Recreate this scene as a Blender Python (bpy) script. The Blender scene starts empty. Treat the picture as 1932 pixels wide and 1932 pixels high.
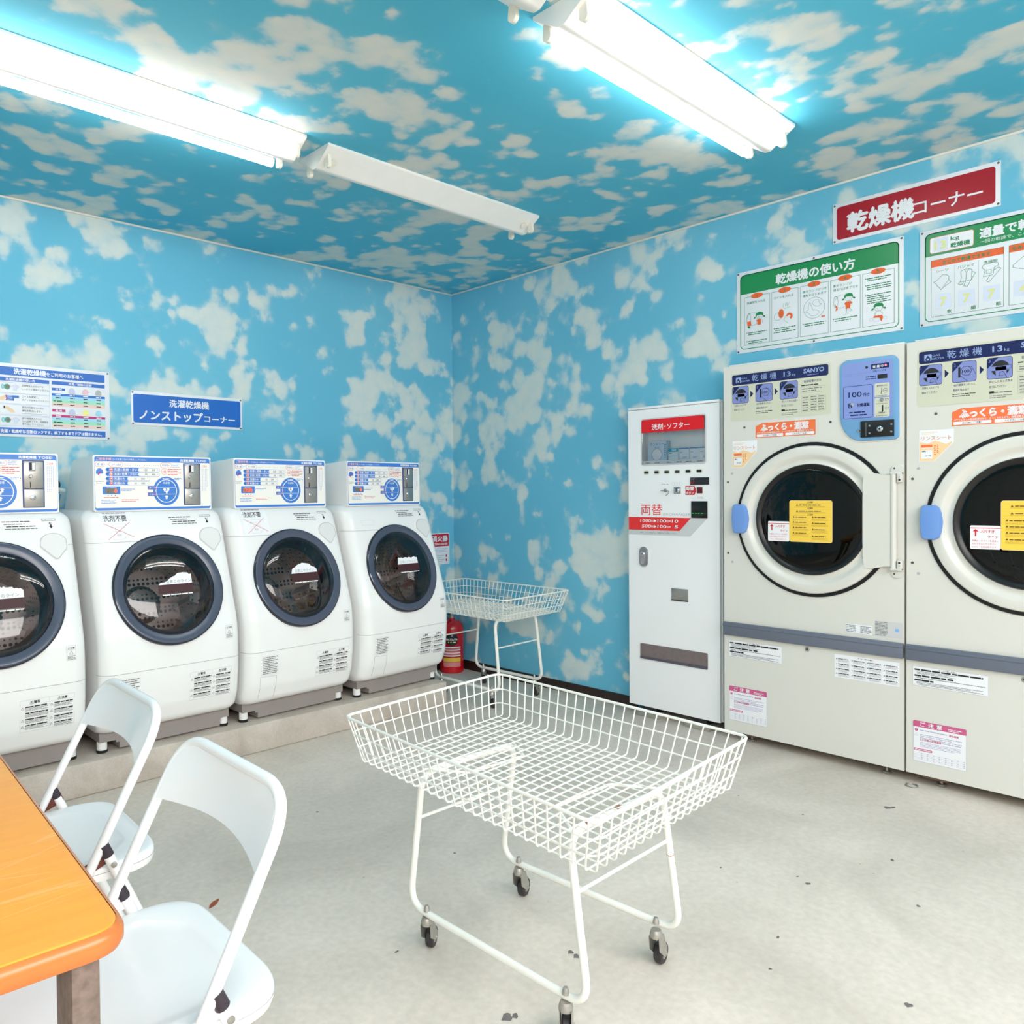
import bpy, bmesh, math, random
from mathutils import Vector, Matrix
random.seed(7)
R = math.radians
SC = bpy.context.scene
COL = SC.collection

# ---------------------------------------------------------------- camera
cam_d = bpy.data.cameras.new('camera')
cam = bpy.data.objects.new('camera', cam_d); COL.objects.link(cam)
cam_d.sensor_width = 36; cam_d.sensor_fit = 'HORIZONTAL'
cam_d.lens = 1475.55 / 1932 * 36
cam_d.shift_x = (966 - 830.36) / 1932
cam_d.shift_y = (956.84 - 966) / 1932
cam_d.clip_start = 0.05
_yaw, _pit, _rol = 0.7297, -0.0181, -0.0094
_f0 = Vector((math.sin(_yaw), math.cos(_yaw), 0)); _r0 = Vector((math.cos(_yaw), -math.sin(_yaw), 0)); _u0 = Vector((0, 0, 1))
_fw = _f0 * math.cos(_pit) + _u0 * math.sin(_pit); _up = _u0 * math.cos(_pit) - _f0 * math.sin(_pit)
_rt = _r0 * math.cos(_rol) + _up * math.sin(_rol); _up2 = _up * math.cos(_rol) - _r0 * math.sin(_rol)
cam.matrix_world = Matrix(((_rt.x, _up2.x, -_fw.x, 0), (_rt.y, _up2.y, -_fw.y, 0), (_rt.z, _up2.z, -_fw.z, 1.2), (0, 0, 0, 1)))
SC.camera = cam

# ---------------------------------------------------------------- world, daylight, exposure
SC.view_settings.view_transform = 'Standard'; SC.view_settings.look = 'None'
SC.view_settings.exposure = 0.0; SC.view_settings.gamma = 1.0
SC.view_settings.use_curve_mapping = False
SC.cycles.use_denoising = True
SC.cycles.max_bounces = 10; SC.cycles.diffuse_bounces = 5; SC.cycles.glossy_bounces = 5
SC.cycles.transparent_max_bounces = 12; SC.cycles.transmission_bounces = 6
SC.cycles.sample_clamp_indirect = 8.0
WORLD_SKY = 1.95
TUBE = 17.0
w = bpy.data.worlds.new('sky'); SC.world = w; w.use_nodes = True
nt = w.node_tree; nt.nodes.clear()
tc = nt.nodes.new('ShaderNodeTexCoord'); sp = nt.nodes.new('ShaderNodeSeparateXYZ')
rp = nt.nodes.new('ShaderNodeValToRGB'); bg = nt.nodes.new('ShaderNodeBackground'); wo = nt.nodes.new('ShaderNodeOutputWorld')
mr = nt.nodes.new('ShaderNodeMapRange'); mr.inputs['From Min'].default_value = -1; mr.inputs['From Max'].default_value = 1
nt.links.new(tc.outputs['Generated'], sp.inputs[0]); nt.links.new(sp.outputs['Z'], mr.inputs['Value'])
nt.links.new(mr.outputs[0], rp.inputs['Fac']); nt.links.new(rp.outputs['Color'], bg.inputs['Color']); nt.links.new(bg.outputs[0], wo.inputs[0])
e = rp.color_ramp.elements
e[0].position = 0.0; e[0].color = (0.34, 0.33, 0.32, 1)
e[1].position = 1.0; e[1].color = (0.98, 0.98, 1.0, 1)
for pos, c in ((0.47, (0.36, 0.34, 0.32, 1)), (0.505, (0.30, 0.25, 0.22, 1)), (0.58, (0.34, 0.28, 0.25, 1)), (0.62, (0.90, 0.93, 0.97, 1))):
    k = e.new(pos); k.color = c
bg.inputs['Strength'].default_value = WORLD_SKY
day = bpy.data.lights.new('shopfront_daylight', 'AREA'); day.shape = 'RECTANGLE'; day.size = 5.2; day.size_y = 1.6
day.energy = 250; day.color = (1.0, 0.958, 0.918)
do = bpy.data.objects.new('shopfront_daylight', day); COL.objects.link(do)
do.location = (0.0, -1.25, 2.45); do.rotation_euler = (R(50), 0, 0)

# ---------------------------------------------------------------- materials
MATS = {}
def lin(c):
    c = c / 255.0
    return c / 12.92 if c <= 0.04045 else ((c + 0.055) / 1.055) ** 2.4
def rgb(c): return (lin(c[0]), lin(c[1]), lin(c[2]), 1)
def mat(name, c, rough=0.45, metal=0.0, spec=0.5, coat=0.0, vary=0.0, scale=12.0, emit=0.0, bump=0.0):
    if name in MATS: return MATS[name]
    m = bpy.data.materials.new(name); m.use_nodes = True; n = m.node_tree; b = n.nodes['Principled BSDF']
    b.inputs['Base Color'].default_value = rgb(c); b.inputs['Roughness'].default_value = rough
    b.inputs['Metallic'].default_value = metal; b.inputs['Specular IOR Level'].default_value = spec
    b.inputs['Coat Weight'].default_value = coat
    if emit:
        b.inputs['Emission Color'].default_value = rgb(c); b.inputs['Emission Strength'].default_value = emit
    if vary or bump:
        t = n.nodes.new('ShaderNodeTexCoord'); x = n.nodes.new('ShaderNodeTexNoise')
        x.inputs['Scale'].default_value = scale; x.inputs['Detail'].default_value = 4
        n.links.new(t.outputs['Object'], x.inputs['Vector'])
        if vary:
            h = n.nodes.new('ShaderNodeHueSaturation'); h.inputs['Color'].default_value = rgb(c)
            q = n.nodes.new('ShaderNodeMapRange'); q.inputs['From Min'].default_value = 0.3; q.inputs['From Max'].default_value = 0.7
            q.inputs['To Min'].default_value = 1 - vary; q.inputs['To Max'].default_value = 1 + vary
            n.links.new(x.outputs['Fac'], q.inputs['Value']); n.links.new(q.outputs[0], h.inputs['Value'])
            n.links.new(h.outputs[0], b.inputs['Base Color'])
        if bump:
            u = n.nodes.new('ShaderNodeBump'); u.inputs['Strength'].default_value = bump; u.inputs['Distance'].default_value = 0.01
            n.links.new(x.outputs['Fac'], u.inputs['Height']); n.links.new(u.outputs[0], b.inputs['Normal'])
    MATS[name] = m
    return m
def glass(name, tint, rough=0.02, fac=0.06):
    if name in MATS: return MATS[name]
    m = bpy.data.materials.new(name); m.use_nodes = True; n = m.node_tree; n.nodes.clear()
    o = n.nodes.new('ShaderNodeOutputMaterial'); mx = n.nodes.new('ShaderNodeMixShader')
    t = n.nodes.new('ShaderNodeBsdfTransparent'); t.inputs[0].default_value = tint
    g = n.nodes.new('ShaderNodeBsdfGlossy'); g.inputs['Roughness'].default_value = rough
    f = n.nodes.new('ShaderNodeFresnel'); f.inputs['IOR'].default_value = 1.5
    ad = n.nodes.new('ShaderNodeMath'); ad.operation = 'ADD'; ad.inputs[1].default_value = fac; ad.use_clamp = True
    n.links.new(f.outputs[0], ad.inputs[0]); n.links.new(ad.outputs[0], mx.inputs[0])
    n.links.new(t.outputs[0], mx.inputs[1]); n.links.new(g.outputs[0], mx.inputs[2]); n.links.new(mx.outputs[0], o.inputs[0])
    MATS[name] = m
    return m

def cloud_paper(name, blue, white, scale, stretch=(1, 1, 1), lo=0.50, hi=0.60, off=(0, 0, 0)):
    m = bpy.data.materials.new(name); m.use_nodes = True; n = m.node_tree; b = n.nodes['Principled BSDF']
    L = n.links.new
    b.inputs['Roughness'].default_value = 0.75; b.inputs['Specular IOR Level'].default_value = 0.2
    t = n.nodes.new('ShaderNodeTexCoord'); mp = n.nodes.new('ShaderNodeMapping')
    mp.inputs['Scale'].default_value = [scale * s for s in stretch]; mp.inputs['Location'].default_value = off
    L(t.outputs['Object'], mp.inputs['Vector'])
    def noise(s, d, r, dist=0.0):
        x = n.nodes.new('ShaderNodeTexNoise'); x.inputs['Scale'].default_value = s; x.inputs['Detail'].default_value = d
        x.inputs['Roughness'].default_value = r; x.inputs['Distortion'].default_value = dist
        L(mp.outputs[0], x.inputs['Vector']); return x
    def mth(op, a, c, clamp=False):
        k = n.nodes.new('ShaderNodeMath'); k.operation = op; k.use_clamp = clamp
        for i, v in enumerate((a, c)):
            if hasattr(v, 'links') or hasattr(v, 'is_linked'): L(v, k.inputs[i])
            else: k.inputs[i].default_value = v
        return k.outputs[0]
    big = noise(0.9, 1.0, 0.5); mid = noise(2.3, 2.0, 0.45, 0.2); fine = noise(7.5, 3.0, 0.5)
    vo = n.nodes.new('ShaderNodeTexVoronoi'); vo.feature = 'SMOOTH_F1'; vo.inputs['Scale'].default_value = 4.6
    vo.inputs['Smoothness'].default_value = 0.5
    wp = n.nodes.new('ShaderNodeVectorMath'); wp.operation = 'MULTIPLY_ADD'; wp.inputs[1].default_value = (0.16, 0.16, 0.16)
    L(fine.outputs['Color'], wp.inputs[0]); L(mp.outputs[0], wp.inputs[2]); L(wp.outputs[0], vo.inputs['Vector'])
    v = mth('ADD', mth('MULTIPLY', big.outputs['Fac'], 0.30), mth('MULTIPLY', mid.outputs['Fac'], 0.62))
    v = mth('ADD', v, mth('MULTIPLY', fine.outputs['Fac'], 0.16))
    v = mth('ADD', v, mth('MULTIPLY', vo.outputs['Distance'], -0.24))
    r = n.nodes.new('ShaderNodeMapRange'); r.interpolation_type = 'SMOOTHSTEP'
    r.inputs['From Min'].default_value = lo; r.inputs['From Max'].default_value = hi
    L(v, r.inputs['Value'])
    # thin veils inside the clouds
    d = n.nodes.new('ShaderNodeMapRange'); d.inputs['From Min'].default_value = 0.35; d.inputs['From Max'].default_value = 0.7
    d.inputs['To Min'].default_value = 0.86; d.inputs['To Max'].default_value = 1.0
    L(fine.outputs['Fac'], d.inputs['Value'])
    r2 = n.nodes.new('ShaderNodeMapRange'); r2.interpolation_type = 'SMOOTHSTEP'
    r2.inputs['From Min'].default_value = lo - 0.035; r2.inputs['From Max'].default_value = hi + 0.06; L(v, r2.inputs['Value'])
    fac = mth('ADD', mth('MULTIPLY', r.outputs[0], 0.50), mth('MULTIPLY', r2.outputs[0], 0.46))
    fac = mth('MULTIPLY', fac, d.outputs[0], True)
    bl = n.nodes.new('ShaderNodeMix'); bl.data_type = 'RGBA'
    bl.inputs['A'].default_value = rgb(blue[0]); bl.inputs['B'].default_value = rgb(blue[1]); L(big.outputs['Fac'], bl.inputs['Factor'])
    mx = n.nodes.new('ShaderNodeMix'); mx.data_type = 'RGBA'
    L(bl.outputs['Result'], mx.inputs['A']); mx.inputs['B'].default_value = rgb(white); L(fac, mx.inputs['Factor'])
    L(mx.outputs['Result'], b.inputs['Base Color'])
    return m

def concrete(name, c, dark, scale=2.0, spots=True):
    m = bpy.data.materials.new(name); m.use_nodes = True; n = m.node_tree; b = n.nodes['Principled BSDF']; L = n.links.new
    b.inputs['Roughness'].default_value = 0.55; b.inputs['Specular IOR Level'].default_value = 0.35
    t = n.nodes.new('ShaderNodeTexCoord')
    x = n.nodes.new('ShaderNodeTexNoise'); x.inputs['Scale'].default_value = scale; x.inputs['Detail'].default_value = 6; x.inputs['Roughness'].default_value = 0.62
    x.inputs['Distortion'].default_value = 0.6
    y = n.nodes.new('ShaderNodeTexNoise'); y.inputs['Scale'].default_value = scale * 30; y.inputs['Detail'].default_value = 3
    z = n.nodes.new('ShaderNodeTexVoronoi'); z.inputs['Scale'].default_value = scale * 5; z.inputs['Randomness'].default_value = 1
    for k in (x, y, z): L(t.outputs['Object'], k.inputs['Vector'])
    r = n.nodes.new('ShaderNodeValToRGB'); r.color_ramp.elements[0].position = 0.3; r.color_ramp.elements[1].position = 0.66
    r.color_ramp.elements[0].color = rgb(dark); r.color_ramp.elements[1].color = rgb(c); L(x.outputs['Fac'], r.inputs['Fac'])
    h = n.nodes.new('ShaderNodeHueSaturation'); L(r.outputs[0], h.inputs['Color'])
    q = n.nodes.new('ShaderNodeMapRange'); q.inputs['From Min'].default_value = 0.3; q.inputs['From Max'].default_value = 0.7
    q.inputs['To Min'].default_value = 0.93; q.inputs['To Max'].default_value = 1.05; L(y.outputs['Fac'], q.inputs['Value']); L(q.outputs[0], h.inputs['Value'])
    out = h.outputs[0]
    if spots:
        s = n.nodes.new('ShaderNodeMapRange'); s.inputs['From Min'].default_value = 0.022; s.inputs['From Max'].default_value = 0.034
        s.inputs['To Min'].default_value = 0.45; s.inputs['To Max'].default_value = 0.0; L(z.outputs['Distance'], s.inputs['Value'])
        mx = n.nodes.new('ShaderNodeMix'); mx.data_type = 'RGBA'; L(out, mx.inputs['A']); mx.inputs['B'].default_value = rgb((120, 112, 105))
        L(s.outputs[0], mx.inputs['Factor']); out = mx.outputs['Result']
    L(out, b.inputs['Base Color'])
    u = n.nodes.new('ShaderNodeBump'); u.inputs['Strength'].default_value = 0.08; u.inputs['Distance'].default_value = 0.01
    L(y.outputs['Fac'], u.inputs['Height']); L(u.outputs[0], b.inputs['Normal'])
    return m

def drum_metal(name, c, rough, scale, hole):
    m = bpy.data.materials.new(name); m.use_nodes = True; n = m.node_tree; b = n.nodes['Principled BSDF']; L = n.links.new
    b.inputs['Metallic'].default_value = 0.9; b.inputs['Roughness'].default_value = rough
    t = n.nodes.new('ShaderNodeTexCoord'); v = n.nodes.new('ShaderNodeTexVoronoi'); v.inputs['Scale'].default_value = scale
    v.inputs['Randomness'].default_value = 0.12
    L(t.outputs['Object'], v.inputs['Vector'])
    s = n.nodes.new('ShaderNodeMapRange'); s.inputs['From Min'].default_value = hole; s.inputs['From Max'].default_value = hole * 1.25
    L(v.outputs['Distance'], s.inputs['Value'])
    mx = n.nodes.new('ShaderNodeMix'); mx.data_type = 'RGBA'; mx.inputs['A'].default_value = (0.004, 0.004, 0.005, 1); mx.inputs['B'].default_value = rgb(c)
    L(s.outputs[0], mx.inputs['Factor']); L(mx.outputs['Result'], b.inputs['Base Color'])
    return m

# ---------------------------------------------------------------- mesh helpers
FONT_CACHE = {}
def glyphs(s, bold=0.0):
    k = (s, round(bold, 3))
    if k not in FONT_CACHE:
        c = bpy.data.curves.new('t', 'FONT'); c.body = s; c.size = 1; c.resolution_u = 2; c.offset = bold
        o = bpy.data.objects.new('t', c); COL.objects.link(o)
        bpy.context.view_layer.update()
        m = bpy.data.meshes.new_from_object(o.evaluated_get(bpy.context.evaluated_depsgraph_get()))
        vs = [(v.co.x, v.co.y) for v in m.vertices]; fs = [tuple(p.vertices) for p in m.polygons]
        bpy.data.objects.remove(o); bpy.data.curves.remove(c); bpy.data.meshes.remove(m)
        FONT_CACHE[k] = (vs, fs, min(x for x, y in vs), max(x for x, y in vs))
    return FONT_CACHE[k]

def arc(cx, cy, r, a0, a1, n):
    return [(cx + r * math.cos(R(a0 + (a1 - a0) * i / n)), cy + r * math.sin(R(a0 + (a1 - a0) * i / n))) for i in range(n + 1)]
def rr(x0, y0, x1, y1, r, n=5):
    r = min(r, (x1 - x0) / 2, (y1 - y0) / 2)
    return arc(x1 - r, y0 + r, r, -90, 0, n) + arc(x1 - r, y1 - r, r, 0, 90, n) + arc(x0 + r, y1 - r, r, 90, 180, n) + arc(x0 + r, y0 + r, r, 180, 270, n)
def fillet(pts, r, closed=False, n=6):
    out = []; N = len(pts); pts = [Vector(p) for p in pts]
    for i, p in enumerate(pts):
        if not closed and i in (0, N - 1): out.append(p); continue
        a = pts[i - 1]; c = pts[(i + 1) % N]; d0 = (a - p); d1 = (c - p); l0, l1 = d0.length, d1.length
        d0.normalize(); d1.normalize(); ang = d0.angle(d1)
        if ang > 3.10: out.append(p); continue
        t = min(r / math.tan(ang / 2), l0 * 0.49, l1 * 0.49)
        p0 = p + d0 * t; p1 = p + d1 * t
        for k in range(n + 1):
            s = k / n; out.append(p0 * (1 - s) ** 2 + p * 2 * s * (1 - s) + p1 * s * s)
    return out

class MB:
    """collects shapes into ONE mesh object"""
    def __init__(self): self.bm = bmesh.new(); self.mats = []; self.map = None; self.gap = 0.0004
    def mi(self, m):
        if m not in self.mats: self.mats.append(m)
        return self.mats.index(m)
    def face(self, vs, m, smooth=False):
        try: f = self.bm.faces.new(vs)
        except ValueError: return None
        f.material_index = self.mi(m); f.smooth = smooth
        return f
    def box(self, a, b, m, bevel=0.0, seg=2, mtx=None):
        x0, y0, z0 = a; x1, y1, z1 = b
        v = [self.bm.verts.new(p) for p in ((x0, y0, z0), (x1, y0, z0), (x1, y1, z0), (x0, y1, z0), (x0, y0, z1), (x1, y0, z1), (x1, y1, z1), (x0, y1, z1))]
        fs = [self.face([v[i] for i in q], m) for q in ((0, 3, 2, 1), (4, 5, 6, 7), (0, 1, 5, 4), (1, 2, 6, 5), (2, 3, 7, 6), (3, 0, 4, 7))]
        if bevel:
            es = list({e for f in fs for e in f.edges})
            g = bmesh.ops.bevel(self.bm, geom=es, offset=bevel, segments=seg, affect='EDGES', profile=0.5, clamp_overlap=True)
            v = list({x for f in g['faces'] for x in f.verts} | {x for x in v if x.is_valid})
            for f in g['faces']: f.smooth = True
        if mtx: bmesh.ops.transform(self.bm, matrix=mtx, verts=[x for x in v if x.is_valid])
        return self
    def prism(self, poly, d0, d1, m, frame=None, cap=True):
        """poly in (x,z); extruded along y from d0 to d1; frame maps local->object"""
        f = frame or Matrix.Identity(4)
        A = [self.bm.verts.new(f @ Vector((x, d0, z))) for x, z in poly]; B = [self.bm.verts.new(f @ Vector((x, d1, z))) for x, z in poly]
        n = len(poly)
        if cap: self.face(A, m); self.face(B[::-1], m)
        for i in range(n): self.face([A[i], B[i], B[(i + 1) % n], A[(i + 1) % n]], m, n > 12)
        return self
    def tube(self, pts, r, m, closed=False, seg=8, caps=True, flat=1.0):
        pts = [Vector(p) for p in pts]; N = len(pts); rings = []; up = None
        for i, p in enumerate(pts):
            if closed: t = pts[(i + 1) % N] - pts[i - 1]
            else: t = pts[min(i + 1, N - 1)] - pts[max(i - 1, 0)]
            t.normalize()
            if up is None: up = t.orthogonal().normalized()
            up = (up - t * up.dot(t))
            if up.length < 1e-6: up = t.orthogonal()
            up.normalize(); s = t.cross(up)
            rk = r[i] if isinstance(r, (list, tuple)) else r
            rings.append([self.bm.verts.new(p + (up * math.cos(a) + s * math.sin(a) * flat) * rk) for a in (2 * math.pi * k / seg for k in range(seg))])
        if closed:
            # find the best twist to close the loop
            A, B = rings[-1], rings[0]; best = min(range(seg), key=lambda k: sum((A[j].co - B[(j + k) % seg].co).length for j in range(seg)))
            for j in range(seg): self.face([A[j], A[(j + 1) % seg], B[(j + 1 + best) % seg], B[(j + best) % seg]], m, True)
        for i in range(N - 1):
            A, B = rings[i], rings[i + 1]
            for j in range(seg): self.face([A[j], A[(j + 1) % seg], B[(j + 1) % seg], B[j]], m, True)
        if not closed and caps: self.face(rings[0][::-1], m); self.face(rings[-1], m)
        return self
    def lathe(self, prof, m, frame=None, seg=32, cap0=False, cap1=False, mats=None):
        """profile (r,h) turned about local z"""
        f = frame or Matrix.Identity(4); rings = []
        for r, h in prof:
            if r < 1e-6: rings.append([self.bm.verts.new(f @ Vector((0, 0, h)))])
            else: rings.append([self.bm.verts.new(f @ Vector((r * math.cos(a), r * math.sin(a), h))) for a in (2 * math.pi * k / seg for k in range(seg))])
        for i in range(len(prof) - 1):
            A, B = rings[i], rings[i + 1]; mm = mats[i] if mats else m
            for j in range(seg):
                k = (j + 1) % seg
                if len(A) == 1 and len(B) == 1: continue
                if len(A) == 1: self.face([A[0], B[j], B[k]], mm, True)
                elif len(B) == 1: self.face([A[j], A[k], B[0]], mm, True)
                else: self.face([A[j], A[k], B[k], B[j]], mm, True)
        if cap0: self.face(rings[0][::-1], mats[0] if mats else m)
        if cap1: self.face(rings[-1], mats[-1] if mats else m)
        return self
    def loft(self, rings, m, cap0=True, cap1=True, closed=True, smooth=True):
        V = [[self.bm.verts.new(p) for p in r] for r in rings]; n = len(V[0])
        for i in range(len(V) - 1):
            for j in range(n if closed else n - 1):
                k = (j + 1) % n
                self.face([V[i][j], V[i][k], V[i + 1][k], V[i + 1][j]], m, smooth)
        if cap0: self.face(V[0][::-1], m)
        if cap1: self.face(V[-1], m)
        return self
    # ---- flat graphics: (u,v,layer) -> point through self.map
    def frame(self, o, u=(1, 0, 0), v=(0, 0, 1), n=(0, -1, 0)):
        o, u, v, n = Vector(o), Vector(u), Vector(v), Vector(n)
        self.map = lambda a, b, l: o + u * a + v * b + n * (l * self.gap)
        return self
    def poly(self, pts, m, l=1):
        self.face([self.bm.verts.new(self.map(a, b, l)) for a, b in pts], m); return self
    def rect(self, a, b, c, d, m, l=1, r=0.0, sub=1):
        if r: return self.poly(rr(min(a, c), min(b, d), max(a, c), max(b, d), r), m, l)
        for i in range(sub):
            p = b + (d - b) * i / sub; q = b + (d - b) * (i + 1) / sub
            self.poly([(a, p), (c, p), (c, q), (a, q)], m, l)
        return self
    def disc(self, a, b, r, m, l=1, ry=None, n=24):
        ry = ry or r
        return self.poly([(a + r * math.cos(2 * math.pi * k / n), b + ry * math.sin(2 * math.pi * k / n)) for k in range(n)], m, l)
    def ring(self, a, b, r0, r1, m, l=1, n=32, a0=0, a1=360, ry=1.0):
        for k in range(n):
            t0 = R(a0 + (a1 - a0) * k / n); t1 = R(a0 + (a1 - a0) * (k + 1) / n)
            self.poly([(a + r0 * math.cos(t0), b + ry * r0 * math.sin(t0)), (a + r1 * math.cos(t0), b + ry * r1 * math.sin(t0)), (a + r1 * math.cos(t1), b + ry * r1 * math.sin(t1)), (a + r0 * math.cos(t1), b + ry * r0 * math.sin(t1))], m, l)
        return self
    def line(self, pts, wd, m, l=1, closed=False):
        P = list(pts) + ([pts[0]] if closed else [])
        for (x0, y0), (x1, y1) in zip(P, P[1:]):
            d = math.hypot(x1 - x0, y1 - y0)
            if d < 1e-9: continue
            nx, ny = -(y1 - y0) / d * wd / 2, (x1 - x0) / d * wd / 2
            ex, ey = (x1 - x0) / d * wd * 0.35, (y1 - y0) / d * wd * 0.35
            self.poly([(x0 + nx - ex, y0 + ny - ey), (x0 - nx - ex, y0 - ny - ey), (x1 - nx + ex, y1 - ny + ey), (x1 + nx + ex, y1 + ny + ey)], m, l)
        return self
    def outline(self, a, b, c, d, wd, m, l=1, r=0.0):
        if not r: return self.line([(a, b), (c, b), (c, d), (a, d)], wd, m, l, True)
        A = rr(a, b, c, d, r); k = len(A); ins = rr(a + wd, b + wd, c - wd, d - wd, max(r - wd, 0.0004))
        for i in range(k): self.poly([A[i], A[(i + 1) % k], ins[(i + 1) % k], ins[i]], m, l)
        return self
    def text(self, s, u, v, h, m, l=2, w=None, bold=0.0, align='l', shear=0.0):
        vs, fs, x0, x1 = glyphs(s); sx = (w / (x1 - x0)) if w else h
        tw = (x1 - x0) * sx; ox = u - (tw if align == 'r' else tw / 2 if align == 'c' else 0)
        q = bold * h * 1.15
        for k, (dx, dy) in enumerate(((-q, 0), (q, 0), (0, -q), (0, q)) if bold else ((0, 0),)):
            V = [self.bm.verts.new(self.map(ox + dx + (x - x0) * sx + shear * y * h, v + dy + y * h, l + 0.2 * k)) for x, y in vs]
            for f in fs: self.face([V[i] for i in f], m)
        return self
    def greek(self, a, b, c, d, rows, m, l=2, fill=0.5, seed=1):
        """rows of unreadably small print as broken dashes; (a,b) lower left, (c,d) upper right"""
        rn = random.Random(seed); st = (d - b) / rows; h = st * fill
        for k in range(rows):
            y = d - st * (k + 1) + (st - h) / 2; x = a; end = c - (c - a) * (rn.random() * 0.35 if k % 2 else 0.03)
            while x < end:
                q = min(end, x + h * rn.uniform(2.5, 7)); self.rect(x, y, q, y + h, m, l); x = q + h * rn.uniform(0.35, 0.9)
        return self
    def clean(self):
        bmesh.ops.recalc_face_normals(self.bm, faces=self.bm.faces); return self
    def build(self, name, parent=None, loc=(0, 0, 0), rotz=0.0, sharp=38, recalc=True):
        if recalc: self.clean()
        me = bpy.data.meshes.new(name); self.bm.to_mesh(me); self.bm.free()
        for m in self.mats: me.materials.append(m)
        me.set_sharp_from_angle(angle=R(sharp))
        o = bpy.data.objects.new(name, me); COL.objects.link(o)
        o.location = loc; o.rotation_euler = (0, 0, rotz)
        if parent: o.parent = parent
        return o

def tag(o, label, cat, group=None):
    o['label'] = label; o['category'] = cat
    if group: o['group'] = group
    return o
def thing(name, label, cat, loc=(0, 0, 0), rotz=0.0, group=None):
    o = bpy.data.objects.new(name, None); COL.objects.link(o); o.empty_display_size = 0.1
    o.location = loc; o.rotation_euler = (0, 0, rotz)
    return tag(o, label, cat, group)
def struct(o): o['kind'] = 'structure'; return o
def plab(o, s): o['label'] = s; return o
def copy_tree(o, parent=None):
    c = o.copy(); COL.objects.link(c)
    if parent: c.parent = parent
    for ch in list(o.children): copy_tree(ch, c)
    return c
def axis_frame(o, z, x=(1, 0, 0)):
    z = Vector(z).normalized(); x = Vector(x); x = (x - z * x.dot(z)).normalized(); y = z.cross(x)
    return Matrix(((x.x, y.x, z.x, o[0]), (x.y, y.y, z.y, o[1]), (x.z, y.z, z.z, o[2]), (0, 0, 0, 1)))
FRONT = lambda x, y, z: axis_frame((x, y, z), (0, -1, 0))     # lathe axis towards the viewer of a front face

WHITE = mat('white_enamel', (243, 243, 243), 0.28, coat=0.3)
PLASTIC = mat('white_plastic', (240, 240, 238), 0.32)
PRINTW = mat('white_print', (238, 240, 242), 0.5)
BLACK = mat('black_print', (28, 28, 30), 0.5)
GREY = mat('grey_print', (120, 120, 122), 0.5)
LGREY = mat('light_grey_print', (178, 180, 182), 0.5)
RUBBER = mat('black_rubber', (24, 24, 26), 0.6, vary=0.1)
CHROME = mat('chrome', (205, 205, 208), 0.18, metal=1.0)
STEEL = mat('brushed_steel', (172, 170, 165), 0.35, metal=0.85, vary=0.05, scale=60)
SCREW = mat('screw_steel', (110, 108, 106), 0.4, metal=0.8)
RED = mat('red_print', (214, 20, 30), 0.4)
BLUEP = mat('blue_print', (20, 104, 196), 0.4)
# ================================================================= the room
WX, WY, ZC = 3.667, 3.961, 2.562          # right wall plane, left (back) wall plane, ceiling
XL, YF = -2.7, -1.3                       # far left side, shopfront line
PAPER = cloud_paper('cloud_wallpaper', ((96, 180, 212), (120, 194, 218)), (216, 223, 217), 1.9, (1, 1, 1), 0.420, 0.487, (1.6, 2.2, 0.5))
PAPERC = cloud_paper('cloud_ceiling_shaded', ((74, 176, 206), (100, 190, 214)), (220, 220, 211), 1.9, (1, 1, 1), 0.424, 0.49, (0.3, 5.2, 0.9))  # same paper as the walls; deeper blue puts ceiling shade into the colour
FLOORM = concrete('floor_concrete', (222, 211, 199), (196, 186, 174), 1.6)
STEPM = concrete('step_concrete', (208, 198, 187), (182, 171, 160), 5.0, False)
BASEM = mat('dark_brown_vinyl', (44, 28, 26), 0.45, vary=0.1)
TRIM = mat('trim_cream', (226, 224, 216), 0.5)
NICHE = mat('lightstop_grey', (90, 90, 90), 0.8, vary=0.1)

b = MB(); b.box((XL, YF - 1.5, -0.12), (WX + 0.9, WY + 0.12, 0), FLOORM); struct(b.build('floor'))
b = MB(); b.box((XL, YF, ZC), (WX + 0.9, WY + 0.12, ZC + 0.12), PAPERC); struct(b.build('ceiling'))
b = MB(); b.box((XL, WY, 0), (WX + 0.9, WY + 0.12, ZC), PAPER); struct(b.build('wall_left'))
b = MB(); b.box((XL - 0.12, YF, 0), (XL, WY + 0.12, ZC), mat('plaster_white', (236, 233, 228), 0.7, vary=0.02)); struct(b.build('wall_side'))
# right wall: papered sheet with openings the dryers and the vending machine are built into
DY0, DY1, VY0, VY1 = 0.31, 1.90, 1.926, 2.474
for y0, y1, z0, z1 in ((VY1, WY, 0, ZC), (VY0, VY1, 1.650, ZC), (DY1, VY0, 0, ZC), (DY0, DY1, 1.797, ZC), (YF, DY0, 0, ZC)):
    b = MB(); b.box((WX, y0, z0), (WX + 0.05, y1, z1), PAPER); struct(b.build('wall_right'))
b = MB(); b.box((WX + 0.85, YF, 0), (WX + 0.9, WY, ZC), NICHE); struct(b.build('wall_lightstop'))  # unseen walls added to stop sky light leaking in under the machines
b = MB(); b.box((WX + 0.05, YF, 0), (WX + 0.85, YF + 0.05, ZC), NICHE); struct(b.build('wall_lightstop'))
b = MB(); b.box((WX - 0.008, VY1 + 0.002, 0), (WX, WY, 0.062), BASEM); struct(b.build('baseboard_right'))
b = MB(); b.box((2.99, WY - 0.008, 0), (WX - 0.008, WY, 0.062), BASEM); struct(b.build('baseboard_left'))
b = MB(); b.box((XL, WY - 0.006, ZC - 0.010), (WX, WY, ZC), TRIM, 0.002); struct(b.build('trim_1'))
b = MB(); b.box((WX - 0.006, YF, ZC - 0.010), (WX, WY - 0.006, ZC), TRIM, 0.002); struct(b.build('trim_2'))
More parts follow.
